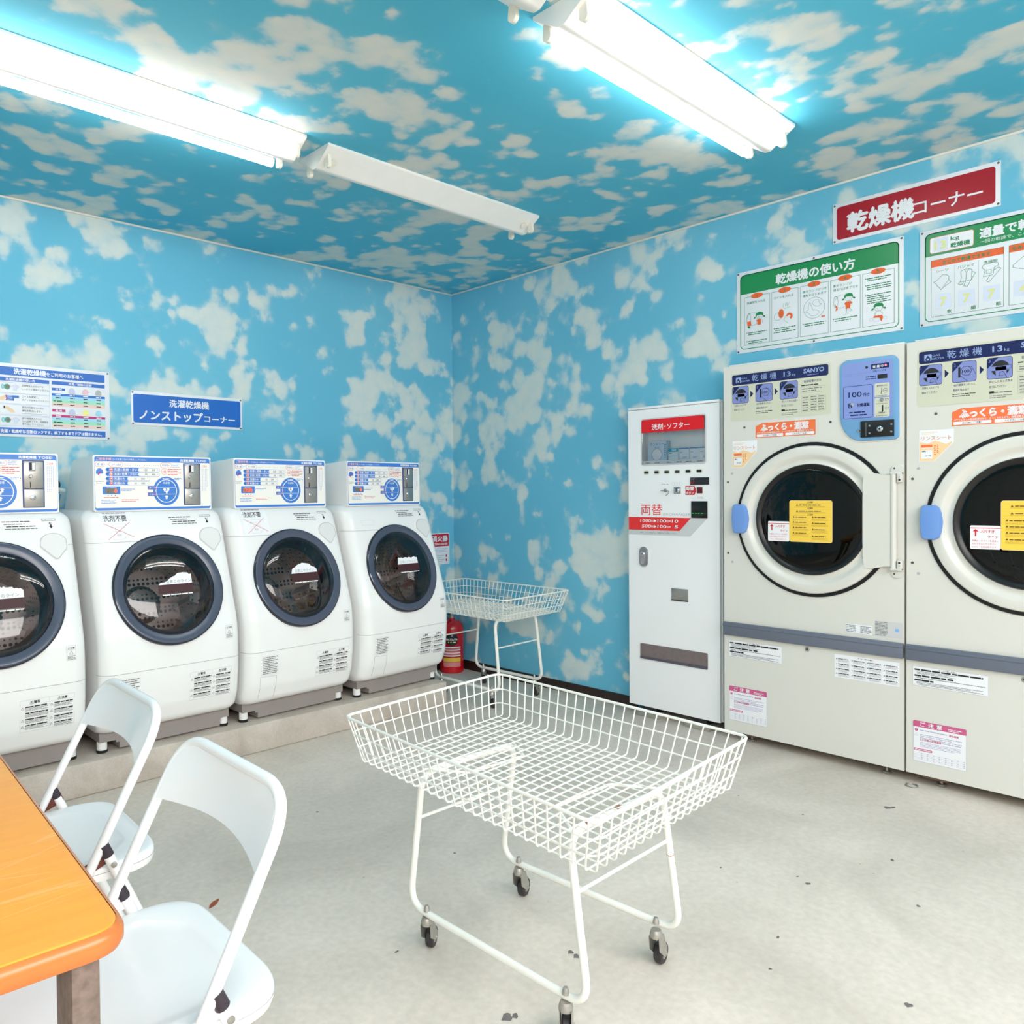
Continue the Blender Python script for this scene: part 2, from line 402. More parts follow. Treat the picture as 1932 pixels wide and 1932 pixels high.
# concrete step under the washers
b = MB(); b.box((XL, 3.268, 0), (2.962, WY, 0.134), STEPM, 0.008); struct(b.build('trim_3'))

# dirt marks on the floor (stains with their own shape, flush with the slab)
STAIN = mat('floor_stain', (112, 106, 102), 0.7, vary=0.2, scale=40)
b = MB(); b.frame((0, 0, 0.0006), (1, 0, 0), (0, 1, 0), (0, 0, 1))
for (x, y, r) in ((2.05, 0.95, 0.006), (2.3, 1.25, 0.005), (2.75, 0.9, 0.007), (2.5, 0.75, 0.006), (2.0, 0.62, 0.009), (2.9, 1.25, 0.004), (1.75, 1.9, 0.005), (0.95, 2.55, 0.005), (1.3, 2.9, 0.008), (1.36, 2.86, 0.005), (2.4, 1.02, 0.008), (2.42, 1.06, 0.005), (1.283, 1.221, 0.014), (1.30, 1.212, 0.009), (1.59, 1.283, 0.008), (1.587, 1.262, 0.009), (1.257, 1.593, 0.006), (3.194, 1.063, 0.012), (3.21, 1.05, 0.010), (2.6, 1.8, 0.005), (2.2, 2.4, 0.006), (1.6, 2.5, 0.006), (2.9, 1.5, 0.004), (1.9, 0.9, 0.004)):
    q = random.Random(int(x * 991 + y * 77)); ph = q.random() * 6
    b.poly([(x + r * (1 + 0.45 * math.sin(3 * t + ph) * q.uniform(0.4, 1)) * math.cos(t), y + 0.75 * r * (1 + 0.4 * math.sin(2 * t + ph)) * math.sin(t)) for t in (2 * math.pi * k / 14 for k in range(14))], STAIN, 1)
o = b.build('floor_stains'); o['kind'] = 'structure'

# ================================================================= ceiling lights
LAMPW = mat('lamp_enamel', (236, 236, 232), 0.4, vary=0.02)
SOCK = mat('socket_plastic', (232, 228, 215), 0.45)
TUBEM = mat('lit_tube', (255, 253, 250), 0.4, emit=TUBE)
SOOT = mat('soot_brown', (196, 188, 178), 0.6)
def ceiling_light(label, x0, y0, lit):
    """x0 = left end, y0 = near edge on the ceiling; inverted-ridge batten 1.235 long"""
    L, W, H = 1.235, 0.205, 0.070
    t = thing('ceiling_light', label, 'ceiling light', (x0 + L / 2, y0 + W / 2, ZC), 0, 'twin batten lights on the cloud ceiling')
    b = MB()
    prof = [(-W / 2, 0), (-W / 2, -0.010), (-0.014, -H + 0.002), (-0.010, -H), (0.010, -H), (0.014, -H + 0.002), (W / 2, -0.010), (W / 2, 0)]
    b.loft([[Vector((s * L / 2, y, z)) for y, z in prof] for s in (-1, 1)], LAMPW, smooth=False)
    b.build('lamp_body', t)
    for s in (-1, 1):
        for q in (-1, 1):
            b = MB(); xx = s * (L / 2 - 0.022); yy = q * 0.065
            pl = [(yy - 0.011, -0.03), (yy + 0.011, -0.03)] + [(yy + 0.0145 * math.cos(R(a)), -0.066 + 0.0145 * math.sin(R(a))) for a in range(0, -181, -20)]
            b.loft([[Vector((xx + k, y, z)) for y, z in pl] for k in (-0.007, 0.007)], SOCK, smooth=False)
            b.lathe([(0, -0.004), (0.012, -0.004), (0.012, 0.0)], SOCK, axis_frame((xx - s * 0.007, yy, -0.066), (-s, 0, 0)), 14)
            for k in (-0.005, 0.005): b.lathe([(0.0016, 0), (0.0016, 0.003), (0, 0.003)], BLACK, axis_frame((xx - s * 0.007, yy + k, -0.066), (-s, 0, 0)), 6)
            b.build('lamp_socket', t)
    if lit:
        for q in (-1, 1):
            r = 0.0165; h = L / 2 - 0.036
            b = MB(); b.tube([(-h + 0.018, q * 0.065, -0.066), (h - 0.018, q * 0.065, -0.066)], r, TUBEM, seg=16)
            o = b.build('fluorescent_tube', t); plab(o, 'lit white fluorescent tube')
            for s in (-1, 1):
                c = MB(); c.lathe([(r * 0.98, 0), (r * 0.98, 0.018), (r * 0.7, 0.020), (0, 0.020)], CHROME, axis_frame((s * (h - 0.018), q * 0.065, -0.066), (s, 0, 0)), 16)
                c.build('tube_cap', o)
    else:
        for s in (-1, 1):
            b = MB(); b.lathe([(0.016, 0), (0.016, 0.004), (0.0, 0.006)], SOCK, axis_frame((s * 0.56, -0.05, -0.047), (0, -0.56, -0.83)), 14); b.build('mounting_button', t)
    return t
ceiling_light('lit twin-tube ceiling light above the row of white washers', 0.391, 2.556, True)
ceiling_light('unlit ceiling light without tubes, beside the lit one over the washers', 1.724, 2.556, False)
ceiling_light('lit twin-tube ceiling light on the dryer side, nearer the camera', 1.720, 1.300, True)
ceiling_light('unlit ceiling light with only a socket end showing at the top edge of the photo', 0.385, 1.300, False)

# ================================================================= wall signs
SIGNW = mat('sign_white', (232, 235, 240), 0.35)
SIGNG = mat('sign_green', (6, 136, 76), 0.35); LINEG = mat('line_green', (20, 128, 78), 0.4)
SIGNO = mat('sign_orange', (232, 96, 36), 0.4); SIGNR = mat('sign_crimson', (164, 6, 32), 0.35)
SIGNB = mat('sign_blue', (8, 102, 194), 0.35); YELP = mat('faded_yellow_print', (222, 226, 150), 0.5)
TABB = mat('table_sky', (160, 214, 236), 0.5); TABG = mat('table_mint', (162, 224, 194), 0.5); TABP = mat('table_pink', (238, 206, 200), 0.5)
MAG = mat('sign_magenta', (190, 20, 110), 0.4); SKIN = mat('print_skin', (236, 208, 172), 0.5); TEAL = mat('print_teal', (70, 170, 140), 0.5)
PALEV = mat('print_violet', (196, 200, 226), 0.5); PINKP = mat('print_pink', (232, 190, 200), 0.5); YELL = mat('print_yellow', (238, 232, 140), 0.5)
GREYB = mat('print_greyblue', (176, 190, 226), 0.5); PATCH = mat('patch_white', (214, 222, 240), 0.5)

def sign(name, label, cat, loc, rotz, w, h, draw, screws, group=None, th=0.004):
    b = MB(); b.box((0, -th, 0), (w, -0.0005, h), SIGNW, 0.0008)
    b.frame((0, -th - 0.0002, 0)); draw(b)
    o = b.build(name, None, loc, rotz); tag(o, label, cat, group)
    for (x, z) in screws:
        s = MB(); s.lathe([(0.0045, 0), (0.0045, 0.0012), (0.003, 0.002), (0, 0.0022)], SCREW, FRONT(x, -th, z), 10)
        s.build('screw', o)
    return o
def corner4(w, h, d=0.008): return [(d, d), (w - d, d), (d, h - d), (w - d, h - d)]

def draw_blue(b):
    b.rect(0.010, 0.013, 0.598, 0.157, SIGNB, 1, 0.010)
    b.text('洗濯乾燥機', 0.305, 0.104, 0.043, SIGNW, 2, 0.218, 0.02, 'c')
    b.text('ノンストップ', 0.042, 0.034, 0.055, SIGNW, 2, 0.336, 0.03)
    b.text('コーナー', 0.386, 0.036, 0.040, SIGNW, 2, 0.178, 0.02)
sign('corner_sign', 'blue and white corner sign on the cloud wall above the second and third washers', 'sign', (1.468, WY, 1.557), 0, 0.608, 0.172, draw_blue, corner4(0.608, 0.172))

def draw_board(b):
    b.rect(0.026, 0.279, 0.488, 0.317, SIGNB, 1, 0.004)
    b.text('洗濯乾燥機', 0.086, 0.288, 0.028, SIGNW, 2, 0.136, 0.035); b.text('をご利用のお客様へ', 0.224, 0.289, 0.020, SIGNW, 2, 0.163, 0.02)
    b.rect(0.026, 0.252, 0.236, 0.269, SIGNB, 1, 0.002); b.text('洗濯乾燥機の使い方', 0.052, 0.2555, 0.013, SIGNW, 2, 0.122, 0.02)
    b.rect(0.246, 0.252, 0.488, 0.269, SIGNB, 1, 0.002); b.text('洗濯／乾燥の目安', 0.320, 0.2555, 0.013, SIGNW, 2, 0.106, 0.02)
    rows = [('洗濯物を入れてドアを', 'しっかりと閉めてください。'), ('コースを選択し、', 'スイッチを押してください。'), ('設定の料金を入れると', '運転を開始します。'), ('残り時間表示が０に', 'なれば終了です。洗濯物を', '取り出してください。')]
    for k, (z1, z0) in enumerate(((0.246, 0.199), (0.196, 0.151), (0.147, 0.100), (0.096, 0.050))):
        b.outline(0.026, z0, 0.236, z1, 0.0012, GREYB, 1)
        n = len(rows[k])
        for i, s in enumerate(rows[k]): b.text(s, 0.118, z1 - 0.0145 - i * (0.0128 if n == 3 else 0.0150), 0.0105, BLACK, 2, 0.0092 * len(s))
        if k in (0, 3):
            b.disc(0.040, z1 - 0.020, 0.007, TEAL, 1, 0.011); b.disc(0.040, z1 - 0.020, 0.005, TABB, 2, 0.009)
            b.disc(0.058, z1 - 0.020, 0.013, TEAL, 1); b.disc(0.059, z1 - 0.020, 0.008, GREY, 2); b.line([(0.062, z1 - 0.019), (0.074, z1 - 0.017)], 0.0015, RED, 3)
            b.poly([(0.078, z1 - 0.014), (0.092, z1 - 0.007), (0.108, z1 - 0.018), (0.099, z1 - 0.026), (0.096, z1 - 0.036), (0.083, z1 - 0.034), (0.086, z1 - 0.022)], PATCH, 2)
            b.line([(0.078, z1 - 0.014), (0.092, z1 - 0.007), (0.108, z1 - 0.018), (0.099, z1 - 0.026), (0.096, z1 - 0.036), (0.083, z1 - 0.034), (0.086, z1 - 0.022)], 0.0006, LGREY, 3, True)
        if k == 1:
            b.rect(0.054, z1 - 0.032, 0.086, z1 - 0.019, SIGNB, 2); b.rect(0.050, z1 - 0.019, 0.106, z1 - 0.008, SIGNB, 2)
            for i in range(4): b.disc(0.053, z1 - 0.011 - i * 0.006, 0.0022, RED, 3); b.rect(0.058, z1 - 0.0118 - i * 0.006, 0.078, z1 - 0.0102 - i * 0.006, SIGNW, 3)
            b.poly([(0.026, z1 - 0.034), (0.045, z1 - 0.030), (0.053, z1 - 0.014), (0.048, z1 - 0.010), (0.026, z1 - 0.020)], SKIN, 3)
        if k == 2:
            b.poly([(0.046, z1 - 0.012), (0.058, z1 - 0.009), (0.078, z1 - 0.020), (0.090, z1 - 0.036), (0.072, z1 - 0.037), (0.054, z1 - 0.022)], SKIN, 2); b.rect(0.042, z1 - 0.020, 0.048, z1 - 0.008, BLACK, 3)
            b.greek(0.118, z0 + 0.006, 0.228, z0 + 0.010, 1, LGREY, 2)
    for top, hc, tg in ((0.237, SIGNB, '洗 剤'), (0.137, MAG, '乾 燥')):
        b.rect(0.247, top - 0.012, 0.305, top, hc, 1); b.text(tg, 0.276, top - 0.0098, 0.009, SIGNW, 2, 0.028, 0.02, 'c')
        for i, (c, x) in enumerate(((PALEV, 0.335), (PINKP if hc is SIGNB else YELL, 0.397), (LGREY if hc is SIGNB else TABB, 0.457))):
            b.poly([(x - 0.013, top - 0.004), (x - 0.005, top + 0.004), (x + 0.005, top + 0.004), (x + 0.013, top - 0.004), (x + 0.016, top - 0.020), (x + 0.008, top - 0.023), (x - 0.010, top - 0.023), (x - 0.016, top - 0.018)], c, 1)
        h0 = top - 0.026
        b.rect(0.246, h0 - 0.011, 0.488, h0, hc, 1)
        for k, c in enumerate((TABB, TABG, TABP)): b.rect(0.246, h0 - 0.011 - 0.0163 * (k + 1), 0.488, h0 - 0.011 - 0.0163 * k, c, 1)
        for k in range(4):
            for i, x in enumerate((0.274, 0.337, 0.398, 0.458)):
                wd = 0.022 if (i or k < 2) else 0.044
                if k == 0: b.greek(x - 0.012, h0 - 0.0085, x + 0.012, h0 - 0.0025, 1, SIGNW, 2, 0.7, i)
                else: b.greek(x - wd / 2, h0 - 0.006 - 0.0163 * k, x + wd / 2, h0 + 0.001 - 0.0163 * k, 1, BLACK, 2, 0.6, i + k * 7)
    b.rect(0.022, 0.012, 0.488, 0.041, SIGNB, 1, 0.003)
    b.text('洗濯・乾燥中は自動ロックです。終了するまでドアは開きません。', 0.470, 0.0185, 0.017, SIGNW, 2, 0.442, 0.03, 'r')
sign('instruction_board', 'white instruction board with blue bars and coloured table at the left photo edge', 'sign', (0.853, WY, 1.475), 0, 0.510, 0.333, draw_board, corner4(0.510, 0.333))

def draw_red(b):
    b.rect(0.017, 0.014, 0.608, 0.157, SIGNR, 1, 0.012)
    b.text('乾燥機', 0.062, 0.042, 0.092, SIGNW, 2, 0.262, 0.035); b.text('コーナー', 0.326, 0.044, 0.066, SIGNW, 2, 0.240, 0.012)
sign('corner_sign', 'crimson corner sign with white lettering high above the dryers', 'sign', (WX, 1.444, 2.295), R(-90), 0.625, 0.174, draw_red, corner4(0.625, 0.174))

def girl(b, x, z, s, arms=True):
    L = LINEG
    b.ring(x, z, 0.0135 * s, 0.0145 * s, L, 2, 20, 180, 360)
    b.poly([(x - 0.017 * s, z - 0.001 * s), (x - 0.019 * s, z + 0.010 * s), (x - 0.013 * s, z + 0.019 * s), (x, z + 0.022 * s), (x + 0.014 * s, z + 0.018 * s), (x + 0.019 * s, z + 0.008 * s), (x + 0.016 * s, z - 0.001 * s), (x + 0.012 * s, z + 0.006 * s), (x - 0.010 * s, z + 0.007 * s)], SIGNG, 3)
    for q in (-1, 1): b.poly([(x + q * 0.016 * s, z + 0.002 * s), (x + q * 0.026 * s, z), (x + q * 0.029 * s, z - 0.006 * s), (x + q * 0.022 * s, z - 0.008 * s)], SIGNG, 3)
    for q in (-1, 1): b.ring(x + q * 0.005 * s, z - 0.002 * s, 0.0014 * s, 0.0022 * s, L, 3, 8, 0, 180)
    b.ring(x, z - 0.006 * s, 0.004 * s, 0.005 * s, L, 3, 10, 200, 340)
    b.line([(x - 0.006 * s, z - 0.014 * s), (x - 0.014 * s, z - 0.022 * s), (x - 0.012 * s, z - 0.034 * s)], 0.0009, L, 2); b.line([(x + 0.006 * s, z - 0.014 * s), (x + 0.015 * s, z - 0.022 * s), (x + 0.013 * s, z - 0.034 * s)], 0.0009, L, 2)
def draw_green(b):
    W, H = 0.739, 0.394
    b.outline(0.018, 0.017, 0.722, 0.378, 0.0034, SIGNG, 1, 0.022)
    b.poly([(0.0182, 0.284)] + [(0.722, 0.284)] + arc(0.700, 0.356, 0.022, 0, 90, 6) + arc(0.040, 0.356, 0.022, 90, 180, 6), SIGNG, 1)
    b.text('乾燥機の使い方', 0.195, 0.304, 0.052, SIGNW, 2, 0.350, 0.03)
    heads = [('洗濯物を入れる',), ('コインを入れる',), ('表示ランプがつき', '運転をはじめます'), ('表示ランプが', '消えれば終了です'), ()]
    for k, x in enumerate((0.040, 0.174, 0.309, 0.443, 0.578)):
        b.outline(x, 0.037, x + 0.125, 0.267, 0.0014, LINEG, 1)
        cx = x + 0.062; b.disc(cx, 0.268, 0.0295, SIGNO, 3, 0.0125); b.text(str(k + 1), cx, 0.2605, 0.019, SIGNG, 4, None, 0.03, 'c')
        for i, s in enumerate(heads[k]): b.text(s, x + 0.011, 0.233 - i * 0.018 + (0 if len(heads[k]) == 1 else 0.001), 0.013, LINEG, 2, 0.0132 * len(s))
        for i, z in enumerate({0: (0.097, 0.056), 1: (0.096, 0.078), 2: (0.095,), 3: (0.095,), 4: (0.246, 0.217, 0.174)}[k]):
            n = {0: 2, 1: 2 - i, 2: 2, 3: 2, 4: (2, 3, 5)[i] if k == 4 else 2}[k]
            b.disc(x + 0.0125, z - 0.003, 0.0025, LINEG, 2); b.greek(x + 0.018, z - 0.0085 * n, x + 0.116, z + 0.001, n, LINEG, 2, 0.42, k * 5 + i)
    # pictures
    b.ring(0.082, 0.158, 0.030, 0.031, LINEG, 2, 28); b.ring(0.062, 0.160, 0.010, 0.011, LINEG, 2, 24, 0, 360, 2.6); girl(b, 0.115, 0.166, 1.0)
    b.poly([(0.053, 0.148), (0.072, 0.150), (0.074, 0.128), (0.056, 0.126)], SIGNO, 3); b.poly([(0.098, 0.148), (0.104, 0.152), (0.122, 0.152), (0.122, 0.126), (0.104, 0.126), (0.106, 0.140)], SIGNO, 3); b.disc(0.062, 0.121, 0.006, SIGNG, 3, 0.005)
    b.ring(0.204, 0.148, 0.017, 0.018, LINEG, 2, 24); b.disc(0.220, 0.160, 0.0125, SIGNO, 3, 0.021); b.line([(0.216, 0.168), (0.226, 0.164), (0.214, 0.158), (0.226, 0.154), (0.214, 0.150)], 0.0011, LINEG, 4)
    b.line([(0.232, 0.205), (0.229, 0.192), (0.236, 0.180), (0.262, 0.186)], 0.001, LINEG, 2); b.line([(0.240, 0.207), (0.241, 0.190), (0.247, 0.208), (0.250, 0.190), (0.258, 0.206)], 0.001, LINEG, 2)
    b.ring(0.258, 0.142, 0.006, 0.0155, SIGNO, 3, 20, -70, 170); b.line([(0.243, 0.148), (0.232, 0.128), (0.252, 0.110)], 0.001, LINEG, 2)
    b.ring(0.371, 0.160, 0.0465, 0.0477, LINEG, 2, 40)
    b.line([(0.345, 0.172), (0.352, 0.188), (0.360, 0.166), (0.366, 0.150), (0.384, 0.148), (0.396, 0.136), (0.380, 0.124), (0.356, 0.126), (0.344, 0.142), (0.334, 0.146), (0.346, 0.156)], 0.001, LINEG, 2, True)
    b.line([(0.362, 0.182), (0.372, 0.194), (0.390, 0.194), (0.396, 0.176), (0.404, 0.172), (0.392, 0.164), (0.374, 0.168)], 0.001, LINEG, 2, True); b.rect(0.403, 0.112, 0.418, 0.118, SIGNO, 2)
    girl(b, 0.520, 0.176, 1.0); b.ring(0.490, 0.166, 0.028, 0.029, LINEG, 2, 26, 60, 300); b.ring(0.466, 0.168, 0.009, 0.010, LINEG, 2, 22, 0, 360, 2.6)
    b.poly([(0.502, 0.153), (0.508, 0.160), (0.528, 0.160), (0.536, 0.152), (0.528, 0.148), (0.526, 0.130), (0.508, 0.130), (0.508, 0.146)], SIGNO, 3); b.poly([(0.462, 0.156), (0.472, 0.146), (0.474, 0.132), (0.464, 0.126), (0.468, 0.140)], SIGNO, 3)
    b.line([(0.512, 0.130), (0.510, 0.106), (0.505, 0.104)], 0.001, LINEG, 2); b.line([(0.518, 0.130), (0.517, 0.106)], 0.001, LINEG, 2); b.line([(0.524, 0.130), (0.534, 0.120), (0.524, 0.116)], 0.001, LINEG, 2)
    girl(b, 0.642, 0.110, 1.05); b.poly([(0.620, 0.070), (0.624, 0.078), (0.656, 0.078), (0.660, 0.068), (0.654, 0.050), (0.650, 0.056), (0.646, 0.070)], SIGNO, 3)
    b.outline(0.622, 0.054, 0.646, 0.068, 0.0008, LGREY, 2); b.ring(0.612, 0.064, 0.006, 0.007, LGREY, 2, 12); b.ring(0.668, 0.064, 0.006, 0.007, LGREY, 2, 12)
sign('instruction_board', 'green-headed instruction board with five numbered panels above the left dryer', 'sign', (WX, 1.897, 1.868), R(-90), 0.739, 0.394, draw_green, corner4(0.739, 0.394) + [(0.37, 0.386), (0.37, 0.008)], 'green dryer notices')

def draw_green2(b):
    b.outline(0.018, 0.016, 0.722, 0.377, 0.0034, SIGNG, 1, 0.022)
    b.poly([(0.0182, 0.284)] + [(0.722, 0.284)] + arc(0.700, 0.355, 0.022, 0, 90, 6) + arc(0.040, 0.355, 0.022, 90, 180, 6), SIGNG, 1)
    b.rect(0.036, 0.293, 0.190, 0.358, SIGNO, 2, 0.008); b.rect(0.0375, 0.2945, 0.1885, 0.3565, SIGNW, 3, 0.007); b.rect(0.050, 0.298, 0.100, 0.353, PATCH, 4)
    b.text('13', 0.054, 0.307, 0.045, YELP, 5, 0.040, 0.03); b.text('kg', 0.110, 0.332, 0.022, LINEG, 4, 0.031, 0.01); b.text('乾燥機', 0.110, 0.3035, 0.021, LINEG, 4, 0.067, 0.03)
    b.text('適量で乾燥', 0.210, 0.318, 0.042, SIGNW, 2, 0.205, 0.03); b.text('一回の乾燥で、これだけ', 0.210, 0.2955, 0.0145, SIGNW, 2, 0.190)
    b.outline(0.041, 0.035, 0.289, 0.2645, 0.0014, LINEG, 1); b.rect(0.041, 0.237, 0.289, 0.2645, SIGNO, 1); b.text('まとめて乾燥できます', 0.083, 0.2435, 0.016, LINEG, 2, 0.162, 0.02)
    for x in (0.124, 0.2065):
        for k in range(38): b.rect(x - 0.0005, 0.043 + k * 0.005, x + 0.0005, 0.0455 + k * 0.005, LINEG, 2)
    for (n, x, wd, u, ux) in (('シーツ', 0.059, 0.044, '枚', 0.098), ('パジャマ', 0.135, 0.056, '組', 0.181), ('体操服', 0.222, 0.047, '組', 0.264)):
        b.text(n, x, 0.213, 0.013, LINEG, 2, wd); b.text(u, ux, 0.0435, 0.0155, LINEG, 2, 0.016, 0.015)
    for x in (0.058, 0.139, 0.223): b.rect(x, 0.066, x + 0.053, 0.123, PATCH, 2); b.text('7', x + 0.015, 0.075, 0.048, YELP, 3, 0.022, 0.03)
    b.line([(0.050, 0.176), (0.058, 0.178), (0.083, 0.201), (0.096, 0.198), (0.104, 0.190), (0.104, 0.176), (0.112, 0.166), (0.082, 0.147), (0.076, 0.141), (0.070, 0.152), (0.062, 0.160), (0.058, 0.170)], 0.0013, LINEG, 2, True); b.line([(0.104, 0.176), (0.084, 0.152)], 0.001, LINEG, 2)
    b.line([(0.145, 0.200), (0.157, 0.205), (0.175, 0.205), (0.184, 0.200), (0.182, 0.160), (0.160, 0.158), (0.144, 0.160), (0.148, 0.176)], 0.0013, LINEG, 2, True); b.line([(0.157, 0.205), (0.165, 0.192), (0.175, 0.205)], 0.001, LINEG, 2); b.line([(0.165, 0.192), (0.162, 0.158)], 0.001, LINEG, 2)
    b.line([(0.184, 0.192), (0.196, 0.186), (0.168, 0.136), (0.156, 0.140), (0.162, 0.158)], 0.0013, LINEG, 2); b.line([(0.144, 0.160), (0.136, 0.152), (0.150, 0.147), (0.156, 0.158)], 0.0013, LINEG, 2)
    for k in range(4): b.disc(0.1655, 0.188 - k * 0.007, 0.0012, LINEG, 3)
    b.line([(0.218, 0.198), (0.222, 0.208), (0.250, 0.212), (0.270, 0.208), (0.272, 0.198), (0.258, 0.192), (0.254, 0.165), (0.222, 0.162), (0.228, 0.188)], 0.0013, LINEG, 2, True); b.outline(0.232, 0.172, 0.248, 0.186, 0.001, LINEG, 2)
    b.line([(0.258, 0.182), (0.272, 0.190), (0.280, 0.184), (0.268, 0.170), (0.240, 0.138), (0.232, 0.144), (0.244, 0.164)], 0.0013, LINEG, 2)
    for x0, x1 in ((0.306, 0.506), (0.522, 0.700)):
        b.outline(x0, 0.035, x1, 0.2645, 0.0014, LINEG, 1); b.rect(x0, 0.237, x1, 0.2645, SIGNO, 1)
    b.text('毛布シーツ', 0.314, 0.2435, 0.016, LINEG, 2, 0.090, 0.02); b.rect(0.322, 0.066, 0.375, 0.123, PATCH, 2); b.text('4', 0.338, 0.075, 0.048, YELP, 3, 0.026, 0.03)
    b.line([(0.318, 0.186), (0.352, 0.214), (0.420, 0.200), (0.420, 0.176), (0.350, 0.166), (0.318, 0.178)], 0.0013, LINEG, 2, True)
sign('instruction_board', 'green-headed capacity board with clothing drawings, cut off by the right photo edge', 'sign', (WX, 1.097, 1.868), R(-90), 0.739, 0.392, draw_green2, corner4(0.739, 0.392) + [(0.37, 0.384), (0.37, 0.008)], 'green dryer notices')

def draw_ext(b):
    W = 0.170
    b.rect(0.006, 0.122, W - 0.006, 0.206, mat('sign_fire_red', (200, 14, 34), 0.4), 1)
    b.text('消火器', 0.010, 0.158, 0.044, SIGNW, 2, 0.142, 0.03); b.text('EXTINGUISHER', 0.010, 0.131, 0.020, SIGNW, 2, 0.142, 0.02)
    b.greek(0.014, 0.080, W - 0.014, 0.112, 3, PALEV, 2, 0.4); b.greek(0.014, 0.012, W - 0.05, 0.066, 4, LGREY, 2, 0.3)
    for z in (0.046, 0.018): b.poly([(W - 0.030, z), (W - 0.024, z + 0.004), (W - 0.024, z + 0.018), (W - 0.036, z + 0.018), (W - 0.036, z + 0.004)], mat('sign_fire_red', (200, 14, 34), 0.4), 2)
sign('extinguisher_sign', 'red and white fire extinguisher sign behind the last washer near the corner', 'sign', (3.454, WY, 0.715), 0, 0.170, 0.212, draw_ext, [], None, 0.002)
# ================================================================= washing machines
WBODY = mat('washer_body_white', (242, 242, 241), 0.22, coat=0.4)
WBASE = mat('washer_base_grey', (150, 142, 138), 0.5, vary=0.03)
SEAM = mat('panel_seam_grey', (176, 176, 176), 0.5)
RINGD = mat('door_ring_slate', (72, 80, 98), 0.22)
LIPD = mat('door_lip_dark', (70, 74, 84), 0.08, metal=0.7)
GASK = mat('door_gasket', (40, 46, 56), 0.45)
DRUM = drum_metal('drum_steel', (176, 160, 150), 0.3, 46, 0.24)
DRUMB = drum_metal('drum_back_steel', (150, 132, 122), 0.35, 46, 0.30)
WGLASS = glass('washer_glass', (0.74, 0.76, 0.80, 1), 0.015, 0.015)
PANEL = mat('control_panel_white', (236, 238, 240), 0.35); PBLUE = mat('control_panel_blue', (62, 126, 210), 0.35)
PCREAM = mat('control_panel_cream', (244, 243, 236), 0.4)
MAROON = mat('maroon_band', (62, 20, 28), 0.5); PAPERW = mat('sticker_paper', (240, 241, 244), 0.6)
LEDR = mat('red_led', (255, 84, 60), 0.4, emit=1.2); LCD = mat('lcd_grey', (120, 112, 98), 0.3)
PADM = mat('door_button_grey', (226, 227, 226), 0.35)
PINKR = mat('pink_red_print', (222, 64, 84), 0.45); NAVY = mat('navy_print', (22, 38, 110), 0.4)

PRO = [(0.222, 3.312), (0.228, 3.296), (0.245, 3.276), (0.31, 3.250), (0.40, 3.238), (0.47, 3.2345), (0.56, 3.2345), (0.62, 3.240), (0.69, 3.260), (0.797, 3.2955), (0.90, 3.329), (0.96, 3.349), (1.005, 3.363), (1.05, 3.379), (1.09, 3.397), (1.115, 3.413), (1.130, 3.430), (1.138, 3.446), (1.142, 3.470)]
SY, SZ = 3.600, 0.134           # washer origin: under the machine on the step
def yf(z):
    """front surface of a washer (world z of an unturned machine) -> local y"""
    for (z0, y0), (z1, y1) in zip(PRO, PRO[1:]):
        if z <= z1: return y0 + (y1 - y0) * max(0, (z - z0) / (z1 - z0)) - SY
    return PRO[-1][1] - SY
def wring(z, hw, y, grow=0.0, yb=3.925 - SY, rf=0.055):
    hw += grow; y -= grow; pts = [(-hw, yb)]
    pts += arc(-hw + rf, y + rf, rf, 180, 270, 8) + arc(hw - rf, y + rf, rf, 270, 360, 8) + [(hw, yb)]
    return [Vector((a, c, z - SZ)) for a, c in pts]
TH = math.atan(0.322); DN = Vector((0, -math.cos(TH), math.sin(TH)))       # door normal
DC = Vector((0, yf(0.797), 0.797 - SZ))
DF = axis_frame(DC, DN)

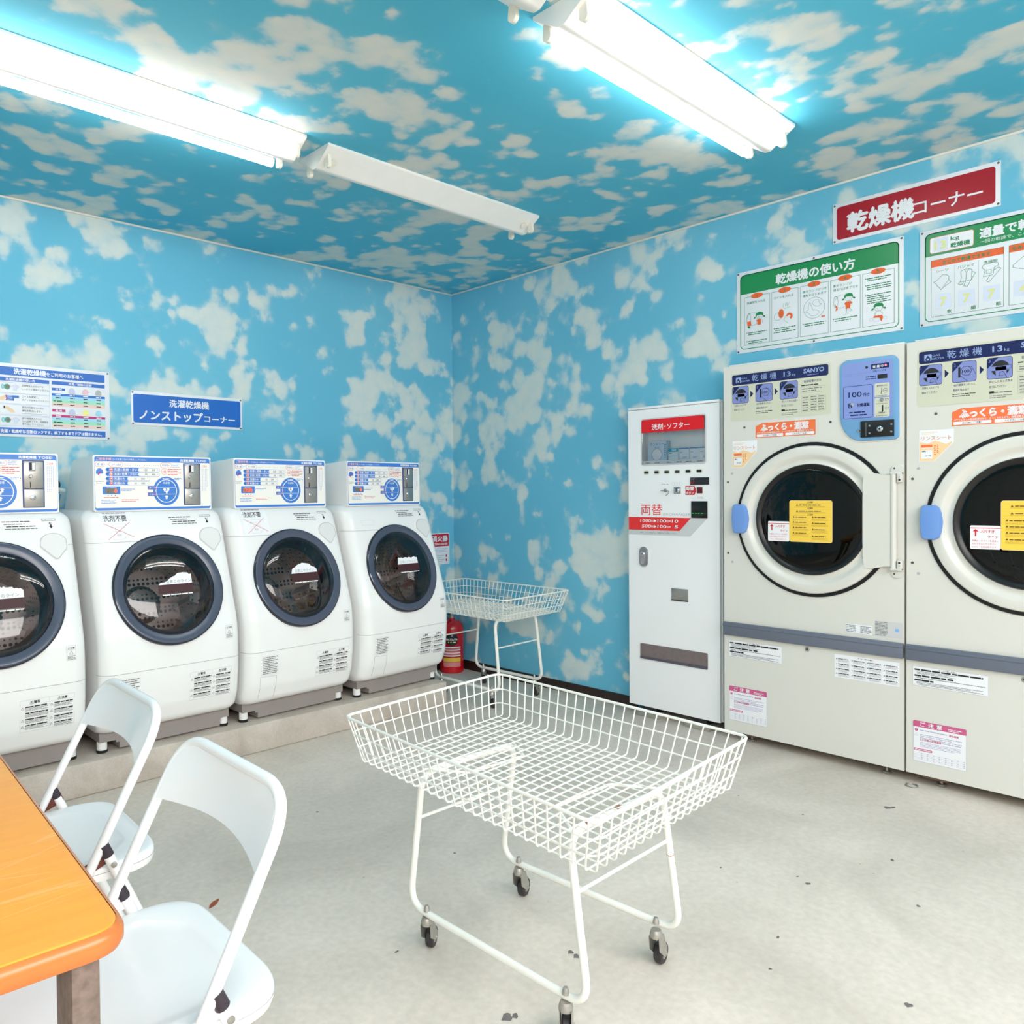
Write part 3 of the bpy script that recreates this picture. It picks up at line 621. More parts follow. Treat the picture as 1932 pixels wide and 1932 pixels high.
def make_washer(label, digits, notice, sticker):
    t = thing('washing_machine', label, 'washing machine', (0, 0, SZ), 0, 'washer-dryers along the blue cloud wall')
    b = MB(); rings = []; zs = []
    for (z0, _), (z1, _) in zip(PRO, PRO[1:]):
        k = max(1, round((z1 - z0) / 0.014)); zs += [z0 + (z1 - z0) * q / k for q in range(k)]
    zs.append(PRO[-1][0])
    for z in zs:
        s = 0.310
        if z < 0.25: s -= (0.25 - z) * 0.35
        if z > 1.09: s -= 0.034 * ((z - 1.09) / 0.052) ** 3
        w_ = wring(z, s, yf(z), 0, 3.925 - SY - (0.02 if z > 1.138 else 0)); e = 9
        rings.append(w_[:1 + e] + [w_[e].lerp(w_[e + 1], q / 36) for q in range(1, 36)] + w_[1 + e:])
    b.loft(rings, WBODY)
    gone = [f for f in b.bm.faces if len(f.verts) == 4 and f.normal.y < 0.9 and ((lambda v: (v - DN * v.dot(DN)).length < 0.207 and v.y < 0.2)(f.calc_center_median() - DC))]
    bmesh.ops.delete(b.bm, geom=gone, context='FACES')
    body = b.build('cabinet', t, recalc=False)
    # seams wrap the front
    for z in (1.005, 0.473):
        b = MB(); pts = [p for p in wring(z, 0.310, yf(z), 0.0003)]
        pts[0].y = pts[1].y + 0.02; pts[-1].y = pts[-2].y + 0.02
        if z > 1:
            L = [p for p in pts if p.x < 0] + [Vector((-0.105, yf(z) - 0.0003, z - SZ))]; Q = [Vector((0.255, yf(z) - 0.0003, z - SZ))] + [p for p in pts if p.x > 0.256]
            b.tube(L, 0.0011, SEAM, seg=5); b.build('panel_seam', t); b = MB(); b.tube(Q, 0.0011, SEAM, seg=5)
        else: b.tube(pts, 0.0011, SEAM, seg=5)
        b.build('panel_seam', t)
    b = MB()
    for a, c in (((-0.247, 0.234), (-0.247, 0.357)), ((-0.247, 0.357), (-0.163, 0.353)), ((-0.163, 0.353), (-0.163, 0.228))):
        pts = [Vector((a[0] + (c[0] - a[0]) * k / 6, yf(a[1] + (c[1] - a[1]) * k / 6) - 0.0003, a[1] + (c[1] - a[1]) * k / 6 - SZ)) for k in range(7)]
        b.tube(pts, 0.0009, SEAM, seg=4)
    b.build('service_flap_seam', t)
    # ribs pressed into the left side panel
    b = MB()
    for k in range(5): b.tube([(-0.311, -0.02 + 0.055 * k, 0.20), (-0.311, 0.00 + 0.055 * k, 0.90)], 0.004, WBODY, seg=6)
    b.build('side_rib', t)
    # grey base with cut-outs for the feet
    b = MB(); o = -SZ
    b.prism([(-0.290, 0.100), (-0.290, 0.046), (-0.222, 0.046), (-0.222, 0.036), (-0.208, 0.036), (-0.208, 0.010), (0.245, 0.010), (0.245, 0.044), (0.290, 0.044), (0.290, 0.100)], 3.338 - SY, 3.90 - SY, WBASE)
    b.build('base', t)
    for x in (-0.272, 0.272):
        for y in (3.362 - SY, 3.86 - SY):
            b = MB(); b.lathe([(0.0, 0), (0.021, 0), (0.0225, 0.003), (0.0225, 0.012)], RUBBER, Matrix.Translation((x, y, 0)), 18)
            b.lathe([(0.0205, 0.012), (0.0205, 0.047), (0, 0.047)], PLASTIC, Matrix.Translation((x, y, 0)), 18)
            b.build('foot', t)
    # door
    d = MB()
    prof = [(0.244, -0.012), (0.244, 0.004), (0.242, 0.009), (0.237, 0.012), (0.230, 0.0125), (0.218, 0.0115), (0.205, 0.009), (0.193, 0.006), (0.186, 0.001), (0.184, -0.03)]
    d.lathe(prof, RINGD, DF, 64, mats=[LIPD, LIPD, LIPD, RINGD, RINGD, RINGD, RINGD, GASK, GASK])
    door = d.build('door', t); plab(door, 'dark slate glossy door ring')
    g = MB(); n = 10; g.lathe([(0.200 * math.cos(R(90 * k / n)) if k < n else 0, 0.009 + 0.026 * math.sin(R(90 * k / n))) for k in range(n + 1)], WGLASS, DF, 48)
    plab(g.build('door_glass', door), 'clear domed door glass')
    g = MB(); g.lathe([(0.188, -0.002), (0.182, -0.02), (0.172, -0.035), (0.165, -0.06), (0.172, -0.075)], GASK, DF, 40); g.build('door_gasket', door)
    g = MB(); g.lathe([(0.176, -0.065), (0.182, -0.10), (0.182, -0.33)], DRUM, DF, 48)
    g.lathe([(0.182, -0.33), (0.09, -0.335), (0.07, -0.315), (0, -0.310)], DRUMB, DF, 48)
    for k in range(3):
        a = R(90 + 120 * k + 20); m4 = DF @ Matrix.Rotation(a, 4, 'Z')
        g.loft([[m4 @ Vector((0.182, y, z)) for y, z in ((-0.03, -0.11), (0.03, -0.11), (0.03, -0.32), (-0.03, -0.32))], [m4 @ Vector((0.145, y * 0.4, z)) for y, z in ((-0.03, -0.13), (0.03, -0.13), (0.03, -0.31), (-0.03, -0.31))]], DRUM)
    plab(g.build('drum', t), 'perforated steel drum')
    # torn caution sticker on the glass: frame in the door plane
    s = MB(); up = DN.cross(Vector((1, 0, 0))) * -1
    if up.z < 0: up = -up
    s.frame(DC + DN * 0.0356, (1, 0, 0), up, DN)
    rn = random.Random(sticker); top = []
    x = 0.088
    while x > -0.055:
        e = 0.047 + 0.010 * math.sin((x + 0.05) * 26) if sticker != 4 else 0.046
        if sticker in (2, 3): e = 0.020 + 0.040 * max(0, 1 - abs((x - (0.05 if sticker == 2 else 0.015)) / 0.085) ** 1.6)
        top.append((x, e + rn.uniform(-0.003, 0.004))); x -= rn.uniform(0.005, 0.010)
    s.poly([(-0.060, 0.012), (0.088, 0.012)] + top + [(-0.058, 0.016)], PAPERW, 1)
    s.text('注意このライン', -0.040 if sticker != 2 else -0.028, 0.018, 0.016, LGREY if sticker == 4 else GREY, 2, 0.112)
    s.rect(-0.064, -0.026, 0.090, 0.012, MAROON, 2)
    s.greek(-0.050, -0.037, 0.088, -0.029, 1, PAPERW, 2, 0.6, sticker)
    plab(s.build('caution_sticker', door), 'torn white sticker with maroon band')
    # door button
    b = MB(); F = axis_frame(DC + Vector((0.225, 0, 0)) + up * 0.236, DN)
    lf = lambda x, z: (x, z)
    # axis_frame x axis = world x; y axis points up the slope
    P = [(-0.052, -0.020), (0.006, -0.078), (0.046, -0.030)] + [(-0.002 + 0.052 * math.cos(R(a)) * 0.93, -0.004 + 0.036 * math.sin(R(a))) for a in range(10, 171, 16)]
    def plate(P, h0, h1, m):
        A = [b.bm.verts.new(F @ Vector((x, y, h0))) for x, y in P]; B = [b.bm.verts.new(F @ Vector((x * 0.97, y * 0.97, h1))) for x, y in P]
        b.face(B, m)
        for i in range(len(P)): b.face([A[i], A[(i + 1) % len(P)], B[(i + 1) % len(P)], B[i]], m)
    P = [tuple(p.xy) for p in fillet([(x, y, 0) for x, y in P], 0.012, True, 4)]
    plate([(x * 1.12, y * 1.12) for x, y in P], -0.006, 0.0015, WBODY); plate(P, 0.0005, 0.0035, PADM)
    b.tube([F @ Vector((x * 1.02, y * 1.02, 0.0012)) for x, y in P], 0.0014, SEAM, True, 5)
    plab(b.build('door_button', t), 'pale grey shield-shaped door button')
    # control box on top
    b = MB(); pr = [(-0.170, 0.9995), (-0.166, 1.241), (0.10, 1.228), (0.225, 0.9995)]
    b.loft([[Vector((x, y, z)) for y, z in pr] for x in (-0.265, 0.265)], WBODY, smooth=False)
    es = [e for e in b.bm.edges]; bmesh.ops.bevel(b.bm, geom=es, offset=0.005, segments=2, affect='EDGES')
    box = b.build('control_box', t)
    p = MB(); p.frame((-0.265, -0.1705, 0.9995), (1, 0, 0), Vector((0, 0.0042, 0.2415)).normalized(), (0, -1, 0.017)); p.gap = 0.0005
    p.rect(0.001, 0.001, 0.529, 0.241, PANEL, 0, 0.006); p.rect(0.006, 0.006, 0.524, 0.235, PBLUE, 1, 0.008); p.poly(rr(0.007, 0.016, 0.523, 0.215, 0.006), PCREAM, 2)
    p.text('ご使用手順', 0.014, 0.2205, 0.012, mat('pale_pink_print', (244, 190, 190), 0.5), 2, 0.062, 0.02); p.text('コースを選んでから料金投入してください', 0.080, 0.2205, 0.0095, PANEL, 2, 0.148)
    p.text('洗濯乾燥機', 0.382, 0.220, 0.0125, PANEL, 2, 0.066, 0.03); p.text('TOSEI', 0.455, 0.220, 0.013, PANEL, 2, 0.052, 0.03)
    for (x0, x1, s) in ((0.008, 0.048, '準 備'), (0.065, 0.125, 'コース選択'), (0.289, 0.342, '料金投入')):
        p.rect(x0, 0.190, x1, 0.213, PINKR, 3, 0.0115); p.rect(x0 + 0.0012, 0.1912, x1 - 0.0012, 0.2118, PCREAM, 4, 0.0103); p.text(s, (x0 + x1) / 2, 0.1975, 0.0105, PBLUE, 5, (x1 - x0) * 0.68, 0, 'c')
    for k in range(2): p.disc(0.053 + 0.006 * k, 0.202, 0.0016, GREYB, 3)
    for g0 in (0.135, 0.177, 0.219, 0.259):
        for k in range(3): p.disc(g0 + 0.010 * k, 0.200, 0.0018, GREYB, 3)
    p.greek(0.130, 0.186, 0.240, 0.192, 1, GREYB, 3); p.greek(0.345, 0.191, 0.378, 0.212, 3, GREYB, 3, 0.4)
    p.disc(0.026, 0.168, 0.0150, PBLUE, 3, 0.017); p.poly([(0.008, 0.152), (0.044, 0.152), (0.044, 0.163), (0.008, 0.160)], PCREAM, 4); p.line([(0.020, 0.158), (0.030, 0.170)], 0.005, MAG, 5)
    p.greek(0.010, 0.118, 0.044, 0.132, 2, LGREY, 3, 0.35)
    names = ('洗濯と乾燥・多い', '洗濯と乾燥・少ない', '洗濯のみ', '乾燥のみ'); pr_ = (('120', '500'), ('90', '400'), ('35', '200'), ('30', '100'))
    for k in range(4):
        z = 0.180 - 0.0195 * k; x1 = 0.287 if k < 2 else 0.241; xs = 0.190 if k < 2 else 0.142
        p.rect(0.051, z - 0.0085, x1, z + 0.0085, PBLUE, 3, 0.0085); p.rect(xs, z - 0.0074, x1 - 0.0011, z + 0.0074, PCREAM, 4, 0.007)
        p.disc(0.074, z, 0.0078, PCREAM, 4); p.disc(0.074, z, 0.0068, PINKR, 5); p.text('押', 0.074, z - 0.003, 0.008, PCREAM, 6, None, 0.03, 'c'); p.disc(0.058, z, 0.002, NAVY, 4)
        p.text(names[k], 0.086, z - 0.0048, 0.0125, PANEL, 4, 0.100 if k < 2 else 0.046, 0.015)
        p.text(pr_[k][0], xs + 0.040, z - 0.0045, 0.012, GREY, 5, None, 0.01, 'r'); p.text(pr_[k][1], xs + 0.076, z - 0.0045, 0.012, GREY, 5, None, 0.01, 'r'); p.disc(xs + 0.049, z, 0.001, LGREY, 5); p.disc(x1 - 0.010, z, 0.002, LGREY, 5)
    p.ring(0.307, 0.174, 0.0125, 0.0137, PINKR, 3, 24); p.text('100', 0.307, 0.1695, 0.0115, PINKR, 3, None, 0.02, 'c'); p.greek(0.323, 0.156, 0.388, 0.188, 4, PINKR, 3, 0.35, 3)
    p.greek(0.352, 0.135, 0.384, 0.147, 2, PBLUE, 3, 0.4); p.poly([(0.386, 0.138), (0.390, 0.141), (0.386, 0.144)], NAVY, 3)
    # drum pictogram
    p.disc(0.3145, 0.087, 0.060, PBLUE, 3, 0.0635, 40); p.ring(0.3145, 0.087, 0.046, 0.049, PCREAM, 4, 36, 0, 360, 1.06); 
    p.rect(0.230, 0.094, 0.268, 0.110, PBLUE, 4, 0.002); p.rect(0.230, 0.065, 0.268, 0.081, PBLUE, 4, 0.002)
    for z in (0.102, 0.073): p.line([(0.262, z), (0.360, z)], 0.0014, PCREAM, 5); p.outline(0.230, z - 0.008, 0.268, z + 0.008, 0.0010, PINKR, 5, 0.002); p.text('多 い' if z > 0.09 else '少ない', 0.249, z - 0.0042, 0.0095, PCREAM, 6, 0.026, 0, 'c')
    p.text('洗濯槽', 0.3145, 0.119, 0.011, PCREAM, 5, None, 0, 'c'); p.greek(0.298, 0.139, 0.331, 0.145, 1, PCREAM, 4)
    for (cx, cz, s) in ((0.306, 0.092, 0.9), (0.322, 0.093, 0.9), (0.315, 0.082, 0.8), (0.314, 0.059, 1.0)):
        p.poly([(cx - 0.008 * s, cz + 0.003 * s), (cx - 0.003 * s, cz + 0.008 * s), (cx + 0.004 * s, cz + 0.008 * s), (cx + 0.009 * s, cz + 0.002 * s), (cx + 0.005 * s, cz), (cx + 0.005 * s, cz - 0.008 * s), (cx - 0.004 * s, cz - 0.008 * s), (cx - 0.004 * s, cz)], PCREAM, 5)
    # display
    p.rect(0.037, 0.074, 0.111, 0.108, PBLUE, 3, 0.004); p.text('残り時間表示', 0.074, 0.1005, 0.0055, PANEL, 4, 0.040, 0, 'c'); p.rect(0.048, 0.079, 0.098, 0.099, LCD, 4)
    p.text(digits, 0.0965, 0.0805, 0.0235, LEDR, 5, None, 0.03, 'r')
    for k in range(3): p.disc(0.059 + 0.015 * k, 0.0685, 0.0021, BLACK, 3)
    p.greek(0.042, 0.058, 0.104, 0.063, 1, PINKR, 3, 0.5, 4); p.greek(0.114, 0.086, 0.176, 0.099, 2, PBLUE, 3, 0.35); p.greek(0.030, 0.034, 0.096, 0.052, 3, PBLUE, 3, 0.35, 5); p.greek(0.116, 0.041, 0.192, 0.053, 2, PINKR, 3, 0.35, 6)
    p.text('ご注意', 0.498, 0.196, 0.011, PINKR, 3, 0.024, 0, 'c')
    for k in range(4): p.greek(0.486 + 0.0075 * k, 0.085 + 0.020 * (k % 2) - (0.02 if k == 1 else 0), 0.489 + 0.0075 * k, 0.190, 16, GREYB, 3, 0.6, k)
    plab(p.build('control_panel', box), 'white and blue printed control panel')
    # coin plate
    c = MB(); c.frame((-0.265, -0.1732, 0.9995), (1, 0, 0), Vector((0, 0.0042, 0.2415)).normalized(), (0, -1, 0.017))
    q = lambda u, v: (-0.265 + u, -0.1722 + 0.017 * v, 0.9995 + v)
    c.box((0.130, -0.1725, 1.0225), (0.211, -0.160, 1.2125), mat('coin_frame_navy', (58, 76, 130), 0.4), 0.0015)
    c.box((0.134, -0.1745, 1.0255), (0.207, -0.162, 1.0965), STEEL, 0.001); c.box((0.134, -0.1745, 1.0985), (0.207, -0.162, 1.2085), STEEL, 0.001)
    c.box((0.153, -0.181, 1.170), (0.177, -0.170, 1.204), PLASTIC, 0.002); c.box((0.155, -0.1816, 1.173), (0.163, -0.1806, 1.202), mat('slot_dark', (30, 28, 28), 0.5))
    c.lathe([(0.0075, 0), (0.0075, 0.004), (0.005, 0.006), (0, 0.006)], CHROME, FRONT(0.159, -0.174, 1.148), 16)
    c.box((0.1565, -0.1752, 1.101), (0.1600, -0.1740, 1.126), mat('slot_dark', (30, 28, 28), 0.5)); c.box((0.153, -0.180, 1.099), (0.173, -0.1745, 1.1015), STEEL)
    c.lathe([(0.011, 0), (0.011, 0.003), (0.008, 0.005), (0, 0.005)], CHROME, FRONT(0.166, -0.1742, 1.063), 20)
    for x, z in ((0.139, 1.204), (0.202, 1.204), (0.139, 1.103), (0.202, 1.103)): c.lathe([(0.002, 0), (0.002, 0.0012), (0, 0.0014)], SCREW, FRONT(x, -0.1745, z), 8)
    plab(c.build('coin_plate', box), 'brushed steel coin slot plate')
    for y, z in ((-0.14, 1.195), (-0.14, 1.045), (0.02, 1.20), (0.10, 1.03), (-0.02, 1.02)): c = MB(); c.lathe([(0.003, 0), (0.002, 0.0015), (0, 0.0018)], SCREW, axis_frame((-0.265, y, z), (-1, 0, 0)), 8); c.build('screw', box)
    # printed labels: follow the front surface
    def surf(lift):
        return lambda a, v, l: Vector((a, yf(v) - lift - l * 0.0004, v - SZ))
    p = MB(); p.map = surf(0.0009)
    p.outline(0.060, 0.309, 0.254, 0.432, 0.0007, LGREY, 1); p.line([(0.163, 0.309), (0.163, 0.432)], 0.0006, LGREY, 1); p.line([(0.060, 0.414), (0.254, 0.414)], 0.0005, LGREY, 1)
    p.text('⚠警告', 0.112, 0.4175, 0.0115, BLACK, 2, None, 0.02, 'c'); p.text('⚠注意', 0.210, 0.4175, 0.0115, BLACK, 2, None, 0.02, 'c')
    for i, (x0, x1, zs) in enumerate(((0.078, 0.160, (0.408, 0.384, 0.360, 0.336)), (0.180, 0.250, (0.408, 0.382, 0.355, 0.330)))):
        for j, z in enumerate(zs):
            p.greek(x0, z - 0.006, x1, z, 1, BLACK, 2, 0.75, i * 9 + j); p.greek(x0, z - 0.019, x1, z - 0.007, 3, GREY, 2, 0.4, i * 5 + j)
            if j != 1 or i: p.poly([(x0 - 0.015, z - 0.011), (x0 - 0.004, z - 0.011), (x0 - 0.0095, z - 0.001)], GREY, 2); p.poly([(x0 - 0.0132, z - 0.0099), (x0 - 0.0058, z - 0.0099), (x0 - 0.0095, z - 0.0032)], WBODY, 3)
    p.build('warning_label', t)
    p = MB(); p.map = surf(0.0009)
    p.greek(-0.238, 0.366, -0.158, 0.450, 10, GREY, 2, 0.42, 8); p.outline(-0.244, 0.363, -0.156, 0.452, 0.0004, LGREY, 1)
    p.build('rating_label', t)
    p = MB(); p.map = surf(0.0009)
    p.outline(0.228, 0.560, 0.262, 0.617, 0.0008, LGREY, 1); p.text('⚠注意', 0.245, 0.604, 0.008, BLACK, 2, 0.026, 0.01, 'c'); p.line([(0.228, 0.600), (0.262, 0.600)], 0.0006, LGREY, 1)
    p.line([(0.238, 0.583), (0.252, 0.583), (0.245, 0.596)], 0.001, GREY, 2, True); p.greek(0.231, 0.562, 0.260, 0.579, 4, GREY, 2, 0.5)
    p.build('caution_label', t)
    p = MB(); p.map = surf(0.0013)
    p.rect(0.045, 1.068, 0.178, 1.110, WBODY, 0, 0, 4)
    for k, (x0, x1) in enumerate(((0.046, 0.150), (0.052, 0.130), (0.060, 0.168), (0.055, 0.174))): p.greek(x0, 1.0995 - 0.0095 * k, x1, 1.106 - 0.0095 * k, 1, GREY if k % 2 else BLACK, 2, 0.55, k + 3)
    p.rect(0.190, 1.102, 0.244, 1.112, LGREY, 1); p.greek(0.193, 1.104, 0.241, 1.110, 1, PANEL, 2, 0.6); p.text('開く', 0.222, 1.0905, 0.0075, BLACK, 2, None, 0.01, 'c')
    p.poly([(0.2195, 1.088), (0.2195, 1.081), (0.215, 1.081), (0.222, 1.073), (0.229, 1.081), (0.2245, 1.081), (0.2245, 1.088)], BLACK, 2)
    p.build('door_label', t)
    if notice:
        p = MB(); p.map = surf(0.0016)
        p.rect(-0.252, 1.006, -0.108, 1.132, PAPERW, 0, 0, 10); p.text('洗剤不要', -0.236, 1.094, 0.028, BLACK, 2, 0.096, 0.005); p.greek(-0.235, 1.124, -0.135, 1.131, 1, GREY, 2, 0.5)
        for s in (((-0.208, 1.016), (-0.208, 1.066)), ((-0.208, 1.066), (-0.155, 1.069)), ((-0.155, 1.069), (-0.160, 1.018)), ((-0.160, 1.018), (-0.208, 1.016)), ((-0.208, 1.066), (-0.197, 1.082)), ((-0.197, 1.082), (-0.148, 1.082)), ((-0.148, 1.082), (-0.155, 1.069)), ((-0.148, 1.082), (-0.150, 1.030)), ((-0.150, 1.030), (-0.160, 1.018)), ((-0.206, 1.050), (-0.158, 1.052))): p.line(s, 0.0007, LGREY, 1)
        p.text('洗剤', -0.183, 1.030, 0.011, LGREY, 2, 0.020, 0, 'c')
        for a, c in (((-0.240, 1.084), (-0.120, 1.024)), ((-0.230, 1.017), (-0.130, 1.088))):
            p.line([(a[0] + (c[0] - a[0]) * k / 8, a[1] + (c[1] - a[1]) * k / 8) for k in range(9)], 0.0014, RED, 4)
        plab(p.build('paper_notice', t), 'white paper notice with red cross over a detergent box')
    else:
        p = MB(); p.map = surf(0.0009); p.outline(-0.215, 1.032, -0.128, 1.058, 0.0006, LGREY, 1); p.build('drawer_outline', t)
    return t
for cx, yaw, lab, dg_, nt_, st in ((0.708, 0.0, 'white washer-dryer cut off by the left photo edge, behind the orange table', '3:30', True, 1),
                            (1.372, 0.6, 'white washer-dryer with paper notice, directly behind the white chair backs', '0', True, 2),
                            (2.006, 2.2, 'white washer-dryer with paper notice and row of red display digits, beside the last washer', '17:30', True, 3),
                            (2.652, 3.2, 'white washer-dryer without paper notice, last in the row beside the red extinguisher', '0', False, 4)):
    t = make_washer(lab, dg_, nt_, st); t.location = (cx, SY, SZ); t.rotation_euler.z = R(yaw)
# supply hose in the gap behind the first washer
b = MB(); H = mat('hose_black', (26, 26, 28), 0.5); HB = mat('hose_blue_grey', (110, 165, 190), 0.5)
b.tube(fillet([(1.040, 3.88, 0.150), (1.040, 3.88, 1.15), (1.078, 3.87, 1.19), (1.092, 3.87, 1.268), (1.066, 3.90, 1.275), (1.045, 3.935, 1.22), (1.045, 3.94, 1.15)], 0.03), 0.016, H, seg=12); b.tube([(1.074, 3.868, 1.17), (1.090, 3.868, 1.215)], 0.0195, HB, seg=14)
b.tube([(1.070, 3.85, 1.238), (1.118, 3.854, 1.226)], 0.010, mat('hose_clip_white', (222, 224, 220), 0.5), seg=10)
tag(b.build('water_hose'), 'black hose with white clip in the gap between the two left washers', 'hose')

# ================================================================= gas dryers
DBODY = mat('dryer_ivory', (220, 218, 210), 0.3, coat=0.2); DCREAM = mat('dryer_label_cream', (208, 209, 188), 0.45)
DLIP = mat('dryer_lip_white', (226, 232, 236), 0.4); BAND = mat('dryer_band_slate', (104, 111, 126), 0.4, vary=0.02)
CTRL = mat('dryer_control_blue', (112, 164, 208), 0.35); CTRL2 = mat('dryer_panel_lavender', (132, 152, 214), 0.4); HANDB = mat('dryer_handle_blue', (110, 152, 218), 0.3)
DGASK = mat('dryer_gasket_black', (8, 8, 11), 0.35); DGLASS = glass('dryer_glass', (0.10, 0.125, 0.135, 1), 0.02, 0.0)
DNAVY = mat('dryer_navy', (4, 22, 84), 0.35); PIC = mat('pictogram_violet', (128, 140, 200), 0.45); DTXT = mat('navy_text', (40, 50, 110), 0.5); SILV = mat('silver_blue_text', (150, 170, 214), 0.4)
ORAN = mat('orange_label', (244, 118, 66), 0.4); PEACH = mat('peach_label', (246, 210, 160), 0.5); YELS = mat('yellow_sticker', (248, 208, 76), 0.45); BRN = mat('brown_print', (110, 84, 30), 0.5); TAN = mat('tan_print', (206, 166, 58), 0.5)
PINKH = mat('pink_header', (206, 90, 138), 0.45); LILAC = mat('lilac_line', (186, 180, 214), 0.5); DDRUM = drum_metal('dryer_drum', (70, 72, 74), 0.4, 70, 0.22)
DW = 0.783; U0 = DW / 2
def make_dryer(label):
    t = thing('gas_dryer', label, 'dryer', (0, 0, 0), R(-90), 'gas dryers along the right wall')
    D = lambda u: u - U0
    b = MB(); z0, z1 = 0.044, 1.789; cx, cz, rh, n = D(0.411), 1.067, 0.262, 64
    hole = []; edge = []
    for k in range(n):
        a_ = 2 * math.pi * k / n; ca, sa = math.cos(a_), math.sin(a_); hole.append((cx + rh * ca, cz + rh * sa))
        kx = ((U0 - cx) if ca > 0 else (-U0 - cx)) / ca if abs(ca) > 1e-6 else 1e9; kz = 0.43 / abs(sa) if abs(sa) > 1e-6 else 1e9
        q = min(kx, kz); edge.append((cx + q * ca, cz + q * sa))
    H_ = [b.bm.verts.new((x, 0, z)) for x, z in hole]; E2 = [b.bm.verts.new((x, 0, z)) for x, z in edge]; I_ = [b.bm.verts.new((x, 0.03, z)) for x, z in hole]
    for k in range(n): b.face([H_[k], H_[(k + 1) % n], E2[(k + 1) % n], E2[k]], DBODY); b.face([H_[k], I_[k], I_[(k + 1) % n], H_[(k + 1) % n]], DBODY)
    for sx in (-1, 1):      # fill the four corners of the square around the hole, then plates above and below
        for sz in (-1, 1):
            P_ = (sx * U0, cz + sz * 0.43); k = min(range(n), key=lambda k: (edge[k][0] - P_[0]) ** 2 + (edge[k][1] - P_[1]) ** 2 + (0 if (edge[k][0] - P_[0]) ** 2 < 1e-9 else 0))
            for j in (k - 1, k):
                a_, c_ = edge[j % n], edge[(j + 1) % n]
                if abs(a_[0] - c_[0]) > 1e-5 and abs(a_[1] - c_[1]) > 1e-5: b.face([E2[j % n], E2[(j + 1) % n], b.bm.verts.new((P_[0], 0, P_[1]))], DBODY)
    for za, zb in ((z0, cz - 0.43), (cz + 0.43, z1)): b.face([b.bm.verts.new(p) for p in ((-U0, 0, za), (U0, 0, za), (U0, 0, zb), (-U0, 0, zb))], DBODY)
    for q in (((-U0, 0, z0), (-U0, 0.74, z0), (-U0, 0.74, z1), (-U0, 0, z1)), ((U0, 0, z0), (U0, 0.74, z0), (U0, 0.74, z1), (U0, 0, z1)), ((-U0, 0.74, z0), (U0, 0.74, z0), (U0, 0.74, z1), (-U0, 0.74, z1)), ((-U0, 0, z0), (U0, 0, z0), (U0, 0.74, z0), (-U0, 0.74, z0)), ((-U0, 0, z1), (U0, 0, z1), (U0, 0.74, z1), (-U0, 0.74, z1))):
        b.face([b.bm.verts.new(p) for p in q], DBODY)
    bmesh.ops.remove_doubles(b.bm, verts=b.bm.verts, dist=1e-5)
    cab = b.build('cabinet', t)
    b = MB(); b.box((-U0 + 0.03, -0.002, 1.789), (U0, 0.05, 1.795), DLIP, 0.001); b.build('top_lip', t)
    for x in (-0.28, 0.31):
        b = MB(); b.lathe([(0.016, 0.0), (0.018, 0.004), (0.018, 0.010), (0.006, 0.012), (0.006, 0.044)], STEEL, Matrix.Translation((x, 0.055, 0)), 14, True); b.build('foot', t)
    b = MB(); b.box((-0.34, 0.02, 0.030), (-0.25, 0.035, 0.044), mat('rusty_steel', (120, 92, 80), 0.7, vary=0.2, scale=50)); b.build('foot_bracket', t)
    b = MB(); b.box((-U0, -0.016, 0.506), (U0, 0.001, 0.569), BAND, 0.004); b.box((-U0, -0.019, 0.550), (U0, -0.012, 0.562), BAND, 0.003); plab(b.build('kick_band', t), 'slate grey band across the front')
    b = MB(); b.lathe([(0.010, 0), (0.010, 0.003), (0.008, 0.004), (0, 0.004)], STEEL, FRONT(D(0.395), 0, 0.489), 18); b.lathe([(0.004, 0.004), (0.004, 0.005), (0, 0.005)], BLACK, FRONT(D(0.395), 0, 0.489), 10); b.build('panel_lock', t)
    for k, (u, z) in enumerate(((0.104, 1.495), (0.494, 1.492), (0.021, 1.239), (0.021, 0.900))):
        b = MB(); b.lathe([(0.0055, 0), (0.005, 0.002), (0, 0.0026)], SCREW, FRONT(D(u), 0, z), 10); b.build('screw', t)
    for u, z in ((0.043, 1.280), (0.043, 0.858)):
        b = MB(); b.lathe([(0.006, 0), (0.005, 0.002), (0, 0.002)], LGREY, FRONT(D(u), 0, z), 10); b.build('plug', t)
    # printed instruction label
    p = MB(); p.frame((-U0, -0.0003, 0)); p.gap = 0.0005
    p.rect(0.037, 1.526, 0.496, 1.752, DCREAM, 1, 0.012); p.rect(0.044, 1.696, 0.486, 1.745, DNAVY, 2, 0.009)
    p.rect(0.063, 1.706, 0.089, 1.732, SILV, 3, 0.004); p.poly([(0.076, 1.728), (0.067, 1.714), (0.069, 1.706), (0.083, 1.706), (0.085, 1.714)], DNAVY, 4); p.disc(0.076, 1.712, 0.0045, SILV, 5)
    p.text('GAS', 0.091, 1.7215, 0.0105, SILV, 3, 0.027, 0.01); p.text('DRYER', 0.091, 1.7085, 0.0105, SILV, 3, 0.041, 0.01)
    for k, s in enumerate('乾燥機'): p.text(s, 0.142 + 0.0425 * k, 1.7095, 0.0335, SILV, 3, 0.031, 0.004)
    p.text('13', 0.291, 1.7115, 0.0305, SILV, 3, 0.031, 0.02); p.text('kg', 0.328, 1.7115, 0.015, SILV, 3, 0.016)
    p.text('SANYO', 0.379, 1.7165, 0.0265, SILV, 3, 0.088, 0.035, 'l', 0.10); p.greek(0.396, 1.7035, 0.446, 1.7095, 1, PIC, 3, 0.5, 2)
